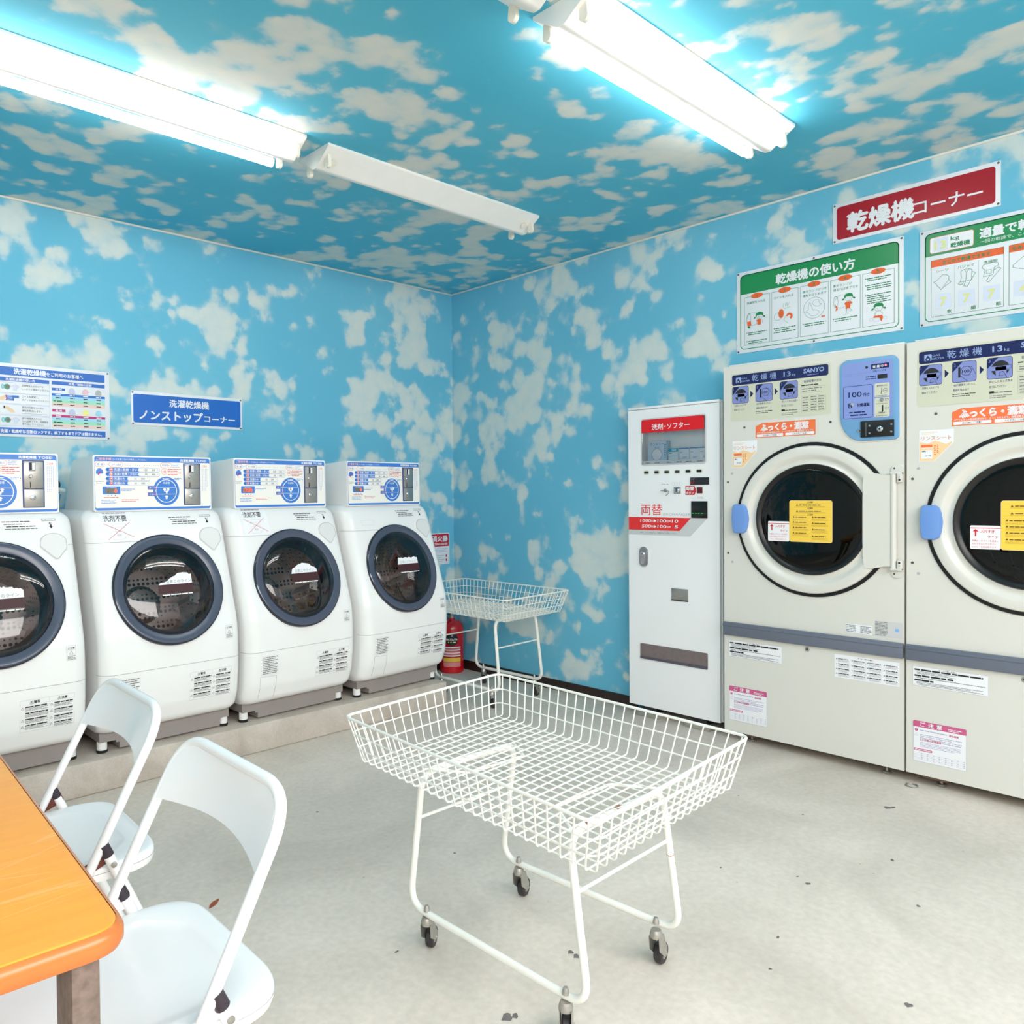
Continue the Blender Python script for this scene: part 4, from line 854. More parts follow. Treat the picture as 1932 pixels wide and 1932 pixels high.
    for k, x in enumerate((0.045, 0.159, 0.273)):
        p.rect(x, 1.609, x + 0.081, 1.690, DNAVY, 2, 0.009); p.rect(x + 0.0016, 1.6106, x + 0.0794, 1.6884, PIC, 3, 0.008); p.poly([(x + 0.002, 1.650), (x + 0.002, 1.682)] + [(x + 0.008, 1.6884), (x + 0.036, 1.6884)], DNAVY, 4)
        p.text(str(k + 1), x + 0.006, 1.672, 0.0165, PIC, 5)
        cx, cz = x + 0.043, 1.648
        if k != 1:
            p.disc(cx, cz, 0.029, BLACK, 4); p.rect(cx - 0.030, cz - 0.008, cx + 0.033, cz + 0.009, PIC, 5); p.poly([(cx - 0.016, cz + 0.006), (cx + 0.018, cz + 0.006), (cx + 0.020, cz - 0.026), (cx - 0.014, cz - 0.028)], PIC, 5)
            p.line([(cx - 0.029, cz + 0.009), (cx + 0.034, cz + 0.009), (cx + 0.034, cz - 0.003), (cx + 0.020, cz - 0.006)], 0.001, BLACK, 6); p.ring(cx, cz + 0.010, 0.008, 0.009, BLACK, 6, 14, 180, 360)
            p.line([(cx - 0.004, cz - 0.030), (cx - 0.002, cz - 0.016), (cx + 0.008, cz - 0.012), (cx + 0.014, cz - 0.022), (cx + 0.020, cz - 0.036)], 0.0012, BLACK, 6)
        else:
            p.rect(cx - 0.022, cz - 0.020, cx - 0.015, cz + 0.020, BLACK, 4); p.ring(cx + 0.004, cz + 0.004, 0.0165, 0.0178, BLACK, 4, 24); p.text('100', cx + 0.003, cz - 0.003, 0.016, BLACK, 4, 0.024, 0.01, 'c')
            p.line([(cx + 0.008, cz + 0.022), (cx + 0.022, cz + 0.018), (cx + 0.036, cz - 0.012)], 0.0011, BLACK, 5); p.line([(cx - 0.014, cz - 0.014), (cx - 0.004, cz - 0.024), (cx + 0.010, cz - 0.037)], 0.0011, BLACK, 5); p.line([(cx + 0.010, cz - 0.016), (cx + 0.018, cz - 0.012)], 0.0011, BLACK, 5)
    for x in (0.134, 0.250): p.poly([(x, 1.633), (x + 0.0145, 1.649), (x, 1.665)], DNAVY, 2)
    for x, a, c in ((0.055, '衣類を入れドアを', '閉めてください'), (0.163, '100円硬貨を入れると', '乾燥を始めます'), (0.281, '停止したあと衣類を', '取り出してください')):
        p.text(a, x, 1.5955, 0.0105, DTXT, 2, 0.060 if x < 0.1 else 0.073); p.text(c, x, 1.5765, 0.0105, DTXT, 2, 0.053)
    p.greek(0.160, 1.553, 0.240, 1.568, 2, BLACK, 2, 0.35, 1); p.greek(0.281, 1.550, 0.355, 1.5665, 1, GREY, 2, 0.25, 2); p.rect(0.281, 1.556, 0.296, 1.564, BLACK, 3); p.greek(0.281, 1.536, 0.355, 1.550, 2, GREY, 2, 0.35, 3)
    p.text('乾燥容量の目安', 0.381, 1.6745, 0.0125, DTXT, 2, 0.075); p.greek(0.370, 1.657, 0.445, 1.667, 1, BLACK, 2, 0.45, 4); p.outline(0.368, 1.629, 0.472, 1.654, 0.0006, GREY, 2); p.greek(0.374, 1.632, 0.462, 1.651, 2, GREY, 2, 0.4, 5)
    p.outline(0.370, 1.546, 0.474, 1.615, 0.0004, GREY, 2)
    for k in range(6):
        p.line([(0.370, 1.615 - 0.0115 * k), (0.474, 1.615 - 0.0115 * k)], 0.0003, GREY, 2)
        for x in (0.375, 0.411, 0.443): p.greek(x, 1.6055 - 0.0115 * k, x + 0.026, 1.6125 - 0.0115 * k, 1, GREY, 3, 0.5, k + int(x * 1e3))
    plab(p.build('instruction_label', t), 'cream label with navy header and three blue pictograms')
    p = MB(); p.frame((-U0, -0.0003, 0)); p.gap = 0.0005
    p.poly([(0.159, 1.442), (0.431, 1.442), (0.431, 1.509), (0.190, 1.509), (0.159, 1.496)], ORAN, 1)
    p.text('ふっくら・清潔', 0.184, 1.4735, 0.036, PAPERW, 2, 0.216, 0.055); p.text('ふっくら・清潔', 0.189, 1.4735, 0.035, ORAN, 3, 0.206, 0.028); p.text('ふっくら・清潔', 0.190, 1.4740, 0.034, PAPERW, 4, 0.204, 0.02)
    p.text('パワフルガスの高温乾燥だから、ふっくら仕上がり。除菌効果もあります。', 0.165, 1.4605, 0.009, PAPERW, 2, 0.258, 0.01)
    for x0, x1, s in ((0.164, 0.288, '忘れ物にご注意!!'), (0.298, 0.426, '入れすぎにご注意!!')): p.rect(x0, 1.4455, x1, 1.4575, PAPERW, 2, 0.003); p.text(s, (x0 + x1) / 2, 1.4478, 0.009, BLACK, 3, 0.066, 0, 'c')
    plab(p.build('slogan_label', t), 'orange slogan label')
    p = MB(); p.frame((-U0, -0.0003, 0)); p.gap = 0.0005
    p.poly([(0.045, 1.432), (0.166, 1.432), (0.165, 1.380), (0.099, 1.307), (0.045, 1.307)], PAPERW, 1); p.poly([(0.047, 1.309), (0.098, 1.309), (0.158, 1.376), (0.160, 1.384), (0.140, 1.374), (0.120, 1.382), (0.100, 1.388), (0.075, 1.378), (0.047, 1.386)], PEACH, 2)
    p.text('リンスシート', 0.053, 1.392, 0.0195, mat('salmon_print', (236, 176, 140), 0.5), 3, 0.104, 0.02); p.greek(0.054, 1.414, 0.112, 1.425, 2, PEACH, 2, 0.4); p.rect(0.053, 1.318, 0.092, 1.374, PAPERW, 3); p.rect(0.053, 1.363, 0.092, 1.374, ORAN, 4); p.rect(0.053, 1.352, 0.092, 1.360, PEACH, 4); p.greek(0.056, 1.344, 0.070, 1.350, 1, BLACK, 4); p.greek(0.066, 1.326, 0.088, 1.332, 1, GREY, 4)
    p.greek(0.098, 1.330, 0.104, 1.372, 5, ORAN, 3, 0.5); p.greek(0.108, 1.340, 0.114, 1.374, 5, ORAN, 3, 0.5)
    plab(p.build('rinse_sheet_label', t), 'peach and white corner-cut label')
    # control unit
    out = [(0.534, 1.748), (0.534, 1.500)] ; shape = arc(0.569, 1.713, 0.036, 90, 180, 6) + [(0.535, 1.510), (0.539, 1.480), (0.552, 1.447), (0.575, 1.420), (0.600, 1.406), (0.622, 1.402)] + arc(0.748, 1.420, 0.018, -90, 0, 5) + arc(0.733, 1.716, 0.032, 0, 90, 6)
    b = MB(); fr = Matrix.Translation((-U0, 0, 0)); cx, cz = 0.65, 1.575
    sc = lambda k, kz: [(cx + (x - cx) * k, cz + (z - cz) * kz) for x, z in shape]
    b.loft([[fr @ Vector((x, y, z)) for x, z in sc(k, kz)] for k, kz, y in ((1.05, 1.032, 0.0), (1.045, 1.029, -0.003), (1.005, 1.004, -0.0035), (0.985, 0.988, -0.001))], DBODY, False, False)
    b.loft([[fr @ Vector((x, y, z)) for x, z in sc(k, kz)] for k, kz, y in ((1.0, 1.0, -0.0032), (0.985, 0.988, -0.008), (0.93, 0.955, -0.010))], CTRL, False, True)
    unit = b.build('control_unit', t); plab(unit, 'pale blue rounded coin control unit')
    p = MB(); p.frame((-U0, -0.0105, 0)); p.gap = 0.0005
    p.poly(rr(0.547, 1.494, 0.744, 1.732, 0.012), CTRL2, 1); p.rect(0.661, 1.698, 0.730, 1.718, DNAVY, 2)
    for k, s in enumerate('営業中'): p.text(s, 0.668 + 0.0155 * k, 1.7025, 0.012, PAPERW, 3, 0.011, 0.02)
    p.disc(0.7175, 1.709, 0.0045, mat('pink_lamp', (255, 120, 140), 0.4, emit=0.8), 3); p.disc(0.644, 1.708, 0.0055, BLACK, 2); p.text('空転ランプ', 0.669, 1.6855, 0.0095, DTXT, 2, 0.040); p.disc(0.716, 1.689, 0.003, DTXT, 2)
    p.greek(0.552, 1.675, 0.664, 1.690, 2, PIC, 2, 0.25, 6); p.rect(0.686, 1.655, 0.723, 1.673, BLACK, 2); p.greek(0.640, 1.654, 0.682, 1.672, 2, DTXT, 2, 0.4, 7)
    p.outline(0.551, 1.498, 0.668, 1.636, 0.0018, NAVY, 2, 0.008); p.text('100', 0.573, 1.588, 0.0325, DNAVY, 3, 0.052, 0.004); p.text('円で', 0.631, 1.589, 0.016, DTXT, 3, 0.025, 0.01); p.text('8', 0.571, 1.543, 0.030, DNAVY, 3, 0.016, 0.01); p.poly([(0.581, 1.562), (0.589, 1.566), (0.597, 1.558), (0.588, 1.549)], LGREY, 4); p.text('分間運転', 0.607, 1.548, 0.015, DNAVY, 3, 0.049, 0.02)
    p.greek(0.575, 1.520, 0.640, 1.528, 1, DNAVY, 3, 0.6, 1); p.greek(0.580, 1.508, 0.646, 1.516, 1, DNAVY, 3, 0.6, 2)
    p.rect(0.675, 1.581, 0.732, 1.637, DCREAM, 2, 0.005); p.rect(0.675, 1.497, 0.732, 1.577, DCREAM, 2, 0.005); p.text('硬貨投入口', 0.703, 1.6235, 0.008, DTXT, 3, 0.038, 0, 'c'); p.line([(0.700, 1.592), (0.7025, 1.616)], 0.0018, BLACK, 3); p.ring(0.716, 1.605, 0.0085, 0.0095, DTXT, 3, 18); p.text('100', 0.716, 1.602, 0.007, DTXT, 3, 0.012, 0, 'c'); p.greek(0.680, 1.583, 0.726, 1.587, 1, GREY, 3)
    p.greek(0.714, 1.562, 0.730, 1.572, 2, DTXT, 3, 0.4); p.rect(0.7035, 1.518, 0.7085, 1.546, BLACK, 3); p.greek(0.714, 1.530, 0.730, 1.536, 1, DTXT, 3); p.greek(0.680, 1.550, 0.726, 1.554, 1, GREY, 3); p.greek(0.680, 1.5, 0.726, 1.504, 1, GREY, 3)
    p.build('control_print', unit)
    b = MB(); b.lathe([(0.0075, 0), (0.0075, 0.004), (0.005, 0.007), (0, 0.007)], CHROME, FRONT(D(0.7035), -0.012, 1.567), 14); b.box((D(0.694), -0.020, 1.515), (D(0.716), -0.012, 1.518), STEEL, 0.0005); b.build('coin_button', unit)
    b = MB(); b.box((D(0.622), -0.017, 1.416), (D(0.749), -0.006, 1.484), mat('lock_plate_black', (14, 14, 18), 0.4), 0.001)
    b.lathe([(0.012, 0), (0.012, 0.004), (0.009, 0.006), (0, 0.006)], CHROME, FRONT(D(0.698), -0.017, 1.448), 18); b.lathe([(0.004, 0.006), (0.004, 0.0065), (0, 0.0065)], BLACK, FRONT(D(0.698), -0.017, 1.448), 10)
    for u, z in ((0.658, 1.463), (0.658, 1.432), (0.741, 1.464), (0.741, 1.434)): b.lathe([(0.005, 0), (0.004, 0.003), (0, 0.0035)], CHROME, FRONT(D(u), -0.017, z), 12)
    b.box((D(0.643), -0.0175, 1.420), (D(0.6445), -0.016, 1.478), STEEL); plab(b.build('lock_plate', unit), 'black lock plate')
    b = MB(); b.lathe([(0.0065, 0), (0.0065, 0.003), (0.004, 0.006), (0, 0.006)], CHROME, FRONT(D(0.612), -0.0095, 1.445), 14); b.build('knob', unit)
    # door
    F = FRONT(D(0.411), 0, 1.067)
    b = MB(); b.lathe([(0.3425, -0.001), (0.3425, 0.004), (0.340, 0.006), (0.330, 0.006), (0.3265, 0.003)], DGASK, F, 72); plab(b.build('door_seal', t), 'black rubber door seal ring')
    b = MB(); b.lathe([(0.327, 0.0), (0.327, 0.012), (0.324, 0.017), (0.318, 0.019), (0.292, 0.021), (0.283, 0.019), (0.272, 0.008), (0.264, 0.005), (0.256, 0.006), (0.247, 0.012), (0.2445, 0.010), (0.2445, -0.02)], DBODY, F, 72); door = b.build('door', t)
    b = MB(); b.lathe([(0.2455, 0.008), (0.2445, 0.016), (0.240, 0.020), (0.230, 0.018), (0.222, 0.009), (0.2215, -0.03)], DGASK, F, 64); plab(b.build('glass_rim', door), 'black glass rim')
    b = MB(); n = 8; b.lathe([(0.223 * math.cos(R(90 * k / n)) if k < n else 0, 0.008 + 0.006 * math.sin(R(90 * k / n))) for k in range(n + 1)], DGLASS, F, 56); plab(b.build('door_glass', door), 'dark tinted door glass')
    b = MB(); b.lathe([(0.2215, -0.03), (0.25, -0.06), (0.255, -0.52)], DDRUM, F, 56); b.lathe([(0.255, -0.52), (0.05, -0.525), (0, -0.52)], DDRUM, F, 56); b.build('drum', t)
    b = MB(); P = [(0.063, 1.134), (0.110, 1.134), (0.124, 1.124), (0.131, 1.100), (0.134, 1.066), (0.131, 1.030), (0.124, 1.006), (0.108, 0.996), (0.072, 0.996), (0.062, 1.003), (0.057, 1.030), (0.055, 1.066), (0.057, 1.110)]
    P = [tuple(q.xy) for q in fillet([(x, z, 0) for x, z in P], 0.01, True, 3)]; fr = Matrix.Translation((-U0, 0, 0)); cx, cz = 0.094, 1.066
    b.loft([[fr @ Vector((cx + (x - cx) * k, y, cz + (z - cz) * k2)) for x, z in P] for k, k2, y in ((0.98, 0.99, -0.008), (1.0, 1.0, -0.020), (0.97, 0.985, -0.032), (0.86, 0.93, -0.039), (0.6, 0.8, -0.041))], HANDB); plab(b.build('door_handle', door), 'blue plastic door handle')
    b = MB(); P = [(0.640, 1.266), (0.668, 1.266), (0.695, 1.262), (0.712, 1.256), (0.738, 1.255), (0.738, 0.881), (0.715, 0.880), (0.695, 0.874), (0.668, 0.869), (0.640, 0.869), (0.634, 0.90), (0.632, 0.98), (0.632, 1.16), (0.634, 1.24)]
    b.loft([[fr @ Vector((x, y, z)) for x, z in P] for y in (0.0, -0.0225)], DBODY, False, True, smooth=False); b.tube([(D(0.748), -0.014, 0.872), (D(0.748), -0.014, 1.262)], 0.0115, DBODY, seg=14); b.build('hinge_plate', door)
    for z0, s in ((1.262, 1), (0.872, -1)):
        b = MB(); zz = lambda a: z0 + s * a
        b.prism([(D(0.737), zz(0.0)), (D(0.737), zz(0.018))] + [(D(0.760) - 0.023 * math.cos(R(a)), zz(0.018 + 0.020 * math.sin(R(a)))) for a in range(10, 171, 20)] + [(D(0.783), zz(0.018)), (D(0.783), zz(0.0))], -0.006, 0.0, DBODY)
        b.box((D(0.738), -0.026, min(zz(-0.002), zz(0.006))), (D(0.782), 0, max(zz(-0.002), zz(0.006))), DBODY, 0.001); b.box((D(0.764), -0.026, min(zz(0.004), zz(-0.036))), (D(0.782), -0.002, max(zz(0.004), zz(-0.036))), DBODY, 0.0015)
        b.lathe([(0.004, 0), (0.003, 0.002), (0, 0.002)], SCREW, FRONT(D(0.748), -0.006, zz(0.022)), 10); b.lathe([(0.0045, 0), (0.004, 0.001), (0, 0.001)], BLACK, FRONT(D(0.773), -0.026, zz(-0.026)), 10); b.lathe([(0.0035, 0), (0.003, 0.001), (0, 0.001)], LGREY, FRONT(D(0.773), -0.026, zz(-0.014)), 10)
        b.build('hinge', t)
    # stickers on the glass
    p = MB(); p.frame((-U0, -0.0150, 0)); p.gap = 0.0005
    p.rect(0.322, 0.967, 0.508, 1.152, PEACH, 1, 0.009); p.rect(0.3236, 0.9686, 0.5064, 1.1504, YELS, 2, 0.008)
    for z in (1.139, 1.121, 1.112, 1.095, 1.085): p.line([(0.326, z), (0.504, z)], 0.0005, TAN, 3)
    for s, z in (('⚠危険', 1.1415), ('⚠警告', 1.1145), ('⚠注意', 1.0865)): p.text(s, 0.414, z, 0.0075, BRN, 3, 0.024, 0.02, 'c')
    for z, sd in ((1.134, 1), (1.107, 2)):
        p.greek(0.366, z - 0.0052, 0.462, z, 1, BRN, 3, 0.7, sd); p.greek(0.352, z - 0.012, 0.484, z - 0.006, 2, TAN, 3, 0.4, sd); p.poly([(0.352, z - 0.006), (0.362, z - 0.006), (0.357, z + 0.002)], BRN, 3)
    for x, zs in ((0.336, (1.080, 1.057, 1.034, 1.009)), (0.420, (1.080, 1.054, 1.026, 0.996))):
        for j, z in enumerate(zs): p.greek(x + 0.013, z - 0.0055, x + 0.062, z, 1, BRN, 3, 0.7, j + int(x * 1000)); p.greek(x, z - 0.018, x + 0.072, z - 0.0075, 3, TAN, 3, 0.4, j); p.poly([(x + 0.001, z - 0.005), (x + 0.010, z - 0.005), (x + 0.0055, z + 0.003)], BRN, 3)
    plab(p.build('yellow_sticker', door), 'square yellow warning sticker')
    p = MB(); p.frame((-U0, -0.0146, 0)); p.gap = 0.0005
    p.rect(0.224, 0.967, 0.3215, 1.057, PAPERW, 1, 0.005); p.rect(0.224, 1.0462, 0.3215, 1.0485, RED, 2); p.poly([(0.2395, 1.016), (0.2395, 1.034), (0.232, 1.034), (0.242, 1.043), (0.252, 1.034), (0.2445, 1.034), (0.2445, 1.016)], RED, 2)
    p.text('入れすぎ', 0.258, 1.030, 0.0125, RED, 2, 0.045, 0.01); p.text('ライン', 0.281, 1.010, 0.0125, RED, 2, 0.033, 0.01)
    for k, s in enumerate(('衣類はこのラインを目安に', '入れすぎないでください', 'ふとん・毛布は除きます')): p.text(s, 0.230, 0.996 - 0.0115 * k, 0.0078, PINKR, 2, 0.085 if k == 0 else 0.078)
    plab(p.build('fill_line_sticker', door), 'white sticker with red arrow')
    # lower labels
    p = MB(); p.frame((-U0, -0.0003, 0)); p.gap = 0.0005
    p.rect(0.023, 0.404, 0.282, 0.483, PAPERW, 1); p.outline(0.023, 0.404, 0.282, 0.483, 0.0007, LGREY, 2, 0.004)
    p.text('オーナー様へお願い', 0.115, 0.4745, 0.0065, BLACK, 3, 0.062); p.greek(0.030, 0.466, 0.272, 0.4735, 1, BLACK, 3, 0.8, 1); p.greek(0.038, 0.452, 0.180, 0.465, 3, GREY, 3, 0.35, 2); p.greek(0.030, 0.442, 0.170, 0.450, 1, BLACK, 3, 0.8, 3); p.greek(0.036, 0.434, 0.279, 0.441, 1, GREY, 3, 0.3, 5); p.greek(0.030, 0.424, 0.100, 0.432, 1, BLACK, 3, 0.8, 4); p.greek(0.038, 0.408, 0.272, 0.423, 3, GREY, 3, 0.35, 6)
    p.build('owner_label', t)
    p = MB(); p.frame((-U0, -0.0003, 0)); p.gap = 0.0005
    p.rect(0.511, 0.386, 0.767, 0.486, PAPERW, 1); p.line([(0.638, 0.39), (0.638, 0.47)], 0.0006, LGREY, 2); p.text('オーナー様へお願い', 0.606, 0.4765, 0.0065, BLACK, 3, 0.060)
    for x in (0.517, 0.580, 0.643, 0.706):
        for k, z in enumerate((0.470, 0.448, 0.427, 0.407)): p.greek(x + 0.009, z - 0.006, x + 0.055, z, 1, BLACK if k else GREY, 3, 0.6, k + int(x * 999)); p.greek(x + 0.009, z - 0.016, x + 0.057, z - 0.007, 3, LGREY, 3, 0.4, k); p.poly([(x, z - 0.006), (x + 0.007, z - 0.006), (x + 0.0035, z)], GREY, 3)
    p.build('owner_label', t)
    p = MB(); p.frame((-U0, -0.0003, 0)); p.gap = 0.0005
    p.rect(0.556, 0.587, 0.663, 0.624, PAPERW, 1); p.greek(0.558, 0.589, 0.600, 0.622, 5, GREY, 2, 0.4, 3); p.greek(0.616, 0.589, 0.661, 0.620, 6, GREY, 2, 0.5, 4); p.rect(0.673, 0.586, 0.779, 0.650, mat('silver_label', (206, 206, 206), 0.4), 1); p.outline(0.678, 0.604, 0.720, 0.638, 0.0006, GREY, 2); p.greek(0.675, 0.588, 0.722, 0.648, 10, GREY, 2, 0.4, 5); p.rect(0.750, 0.611, 0.764, 0.624, mat('label_blue_mark', (130, 180, 236), 0.5), 2)
    p.build('rating_label', t)
    p = MB(); p.frame((-U0, -0.0003, 0)); p.gap = 0.0005
    p.rect(0.0255, 0.098, 0.2105, 0.262, LILAC, 1, 0.005); p.rect(0.0265, 0.099, 0.2095, 0.261, PAPERW, 2, 0.004); p.poly([(0.0255, 0.238), (0.2105, 0.238)] + arc(0.2055, 0.257, 0.005, 0, 90, 4) + arc(0.0305, 0.257, 0.005, 90, 180, 4), PINKH, 3)
    for k, s in enumerate('ご注意'): p.text(s, 0.050 + 0.0295 * k, 0.243, 0.020, PAPERW, 4, 0.019, 0.02)
    p.greek(0.148, 0.2405, 0.198, 0.2525, 2, PAPERW, 4, 0.45, 2); p.disc(0.037, 0.226, 0.006, PINKH, 3); p.rect(0.0362, 0.2245, 0.0378, 0.230, PAPERW, 4); p.line([(0.031, 0.202), (0.043, 0.202), (0.037, 0.212)], 0.0008, LILAC, 3, True)
    p.text('毎日清掃', 0.152, 0.2215, 0.009, PINKH, 3, 0.032, 0.02); p.greek(0.050, 0.222, 0.148, 0.230, 1, LILAC, 3, 0.5, 3); p.greek(0.050, 0.192, 0.200, 0.212, 3, LILAC, 3, 0.4, 4); p.text('６ヶ月毎の定期清掃', 0.050, 0.185, 0.0095, PINKH, 3, 0.075, 0.02); p.greek(0.128, 0.185, 0.195, 0.192, 1, LILAC, 3, 0.5, 9); p.greek(0.050, 0.158, 0.196, 0.180, 4, LILAC, 3, 0.35, 6)
    p.rect(0.029, 0.142, 0.093, 0.151, PINKH, 3, 0.001); p.greek(0.032, 0.144, 0.090, 0.149, 1, PAPERW, 4, 0.6)
    for r_ in range(5): p.line([(0.030, 0.107 + 0.0065 * r_), (0.205, 0.107 + 0.0065 * r_)], 0.0005, LILAC, 3)
    for k in range(8): p.greek(0.054 + 0.021 * k, 0.107, 0.059 + 0.021 * k, 0.135, 4, LGREY, 3, 0.35, k)
    plab(p.build('caution_label', t), 'white caution label with pink header')
    return t
d1 = make_dryer('ivory gas dryer directly beside the white vending machine'); d1.location = (3.530, 1.896 - U0, 0)
d2 = copy_tree(d1); d2.location = (3.530, 1.104 - U0, 0); d2['label'] = 'ivory gas dryer cut off by the right photo edge'

# ================================================================= vending machine with change exchanger
VBODY = mat('vending_white', (243, 244, 245), 0.3, coat=0.2); VGLASS = glass('vending_window', (0.96, 0.97, 0.98, 1), 0.03, 0.0)
VRED = mat('vending_red', (226, 12, 24), 0.35); VRED2 = mat('vending_red_band', (232, 44, 44), 0.4); VGREY = mat('vending_grey_band', (204, 208, 208), 0.4); DKPL = mat('dark_plastic', (30, 30, 36), 0.3)
VW = 0.530; V0 = VW / 2
VX, VYC = 3.570, 2.466 - V0
t = thing('vending_machine', 'white detergent vending and change machine with red header, left of the dryers', 'vending machine', (VX, VYC, 0), R(-90))
E_ = lambda u: u - V0
def holed(y0, y1, x1, zt, name, back):
    b = MB(); a0, a1, c0, c1 = E_(0.088), E_(0.450), 1.340, 1.574
    for p in (((-V0, y0, 0.055), (a0, y1, zt)), ((a1, y0, 0.055), (x1, y1, zt)), ((a0, y0, 0.055), (a1, y1, c0)), ((a0, y0, c1), (a1, y1, zt))): b.box(*p, VBODY)
    if back: b.box((a0, 0.055, c0), (a1, y1, c1), VBODY)
    return b.build(name, t)
cab = holed(0.022, 0.46, V0, 1.632, 'cabinet', True)
dr = holed(0.0, 0.021, V0 - 0.004, 1.630, 'front_door', False)
b = MB(); b.box((-V0, -0.001, 1.6325), (V0 - 0.004, 0.45, 1.646), VBODY, 0.003); b.build('top_cover', t)
b = MB(); b.box((E_(0.0885), -0.004, 1.3405), (E_(0.4495), 0.0, 1.5735), VGLASS); w_ = b.build('display_window', dr)
b = MB(); b.frame((-V0, -0.001, 0)); b.outline(0.083, 1.335, 0.455, 1.579, 0.0045, mat('window_gasket', (214, 216, 218), 0.4), 4, 0.014); b.outline(0.0815, 1.3335, 0.4565, 1.5805, 0.0012, LGREY, 3, 0.015); b.build('window_gasket', dr)
b = MB(); b.frame((-V0, -0.0046, 0)); b.poly([(0.086, 1.506), (0.447, 1.506)] + arc(0.437, 1.565, 0.010, 0, 90, 5) + arc(0.096, 1.565, 0.010, 90, 180, 5), VRED, 1)
for s, u, wd in (('洗剤', 0.149, 0.066), ('ソフター', 0.240, 0.127)): b.text(s, u, 1.5205, 0.034, PAPERW, 2, wd, 0.012)
b.disc(0.2275, 1.5335, 0.0038, PAPERW, 2)
plab(b.build('window_header', dr), 'red header strip with white lettering')
b = MB(); b.box((E_(0.0885), 0.013, 1.3405), (E_(0.4495), 0.0545, 1.356), VBODY); b.box((E_(0.0885), 0.004, 1.340), (E_(0.4495), 0.012, 1.359), PAPERW)
b.frame((-V0, 0.0036, 0))
for u in (0.105, 0.160, 0.232, 0.288, 0.342, 0.405): b.greek(u, 1.344, u + 0.030, 1.351, 1, GREY, 2, 0.5, int(u * 999))
b.build('product_shelf', t)
for u in (0.113, 0.175, 0.235, 0.296, 0.357, 0.418):
    b = MB(); b.prism(rr(E_(u) - 0.017, 1.2975 - 0.0105, E_(u) + 0.017, 1.2975 + 0.0105, 0.008), -0.002, 0.0, DCREAM); b.prism(rr(E_(u) - 0.0125, 1.2975 - 0.006, E_(u) + 0.0125, 1.2975 + 0.006, 0.005), -0.004, -0.001, DKPL); plab(b.build('select_button', dr), 'dark oval select button')
b = MB(); b.box((E_(0.369), -0.004, 1.229), (E_(0.471), 0.001, 1.266), DKPL, 0.001); b.frame((-V0, -0.0042, 0)); b.greek(0.373, 1.252, 0.395, 1.262, 2, GREY, 1, 0.5); b.greek(0.373, 1.233, 0.392, 1.246, 2, RED, 1, 0.4); b.line([(0.371, 1.2475), (0.468, 1.2475)], 0.0006, GREY, 1); b.disc(0.403, 1.258, 0.002, RED, 1); plab(b.build('status_display', dr), 'dark status display')
b = MB(); b.lathe([(0.009, 0), (0.009, 0.005), (0.006, 0.008), (0, 0.008)], STEEL, FRONT(E_(0.226), 0, 1.202), 16); b.box((E_(0.202), -0.010, 1.199), (E_(0.226), -0.006, 1.203), STEEL, 0.001); b.tube(fillet([(E_(0.226), -0.008, 1.202), (E_(0.254), -0.012, 1.198), (E_(0.250), -0.016, 1.183), (E_(0.238), -0.016, 1.177)], 0.01), 0.0025, STEEL, seg=8); b.build('return_lever', dr)
b = MB(); b.box((E_(0.275), -0.003, 1.184), (E_(0.315), 0.001, 1.220), STEEL, 0.003); b.lathe([(0.0165, 0), (0.0165, 0.005), (0.013, 0.009), (0, 0.007)], CHROME, FRONT(E_(0.294), -0.003, 1.203), 20); b.box((E_(0.292), -0.012, 1.193), (E_(0.296), -0.0095, 1.213), BLACK); b.build('coin_slot', dr)
b = MB(); b.frame((-V0, -0.0003, 0)); b.gap = 0.0005
for k in range(4): b.ring(0.272 + 0.014 * k, 1.235, 0.0085, 0.0092, LGREY, 1, 18)
b.greek(0.204, 1.232, 0.226, 1.238, 1, LGREY, 1); b.greek(0.232, 1.232, 0.246, 1.238, 1, LGREY, 1, 0.5, 3)
b.poly([(0.341, 1.178), (0.391, 1.178), (0.402, 1.201), (0.391, 1.224), (0.341, 1.224)], mat('vending_sticker_red', (206, 40, 48), 0.45), 1); b.text('両替', 0.343, 1.203, 0.021, PAPERW, 2, 0.046, 0.03); b.text('ボタン', 0.344, 1.182, 0.0165, PAPERW, 2, 0.043, 0.03)
b.text('千円札', 0.405, 1.159, 0.013, LGREY, 1, 0.036)
b.text('両替', 0.078, 1.0775, 0.0645, VRED2, 1, 0.127, 0.0); b.text('EXCHANGER', 0.212, 1.0725, 0.0185, LGREY, 1, 0.157, 0.0, 'l', 0.22)
b.poly([(0.001, 0.968), (0.367, 0.968), (0.462, 1.062), (0.372, 1.062), (0.306, 0.994), (0.001, 0.994)], VGREY, 1); b.poly([(0.001, 0.994), (0.306, 0.994), (0.372, 1.062), (0.001, 1.062)], VRED2, 1)
for s, u, v, h, wd in (('1000', 0.074, 1.0365, 0.022, 0.064), ('円', 0.140, 1.037, 0.0135, 0.013), ('▶', 0.157, 1.0365, 0.018, 0.015), ('100', 0.178, 1.0365, 0.022, 0.050), ('円', 0.229, 1.037, 0.0135, 0.013), ('×', 0.244, 1.0365, 0.020, 0.012), ('10', 0.263, 1.0365, 0.022, 0.035),
                       ('500', 0.083, 1.0075, 0.022, 0.055), ('円', 0.140, 1.008, 0.0135, 0.013), ('▶', 0.157, 1.0075, 0.018, 0.015), ('100', 0.178, 1.0075, 0.022, 0.050), ('円', 0.229, 1.008, 0.0135, 0.013), ('×', 0.244, 1.0075, 0.020, 0.012), ('5', 0.278, 1.0075, 0.022, 0.019)):
    b.text(s, u, v, h, PAPERW, 2, wd, 0.022 if s.isdigit() else 0.012, 'l', 0.14 if s.isdigit() else 0)
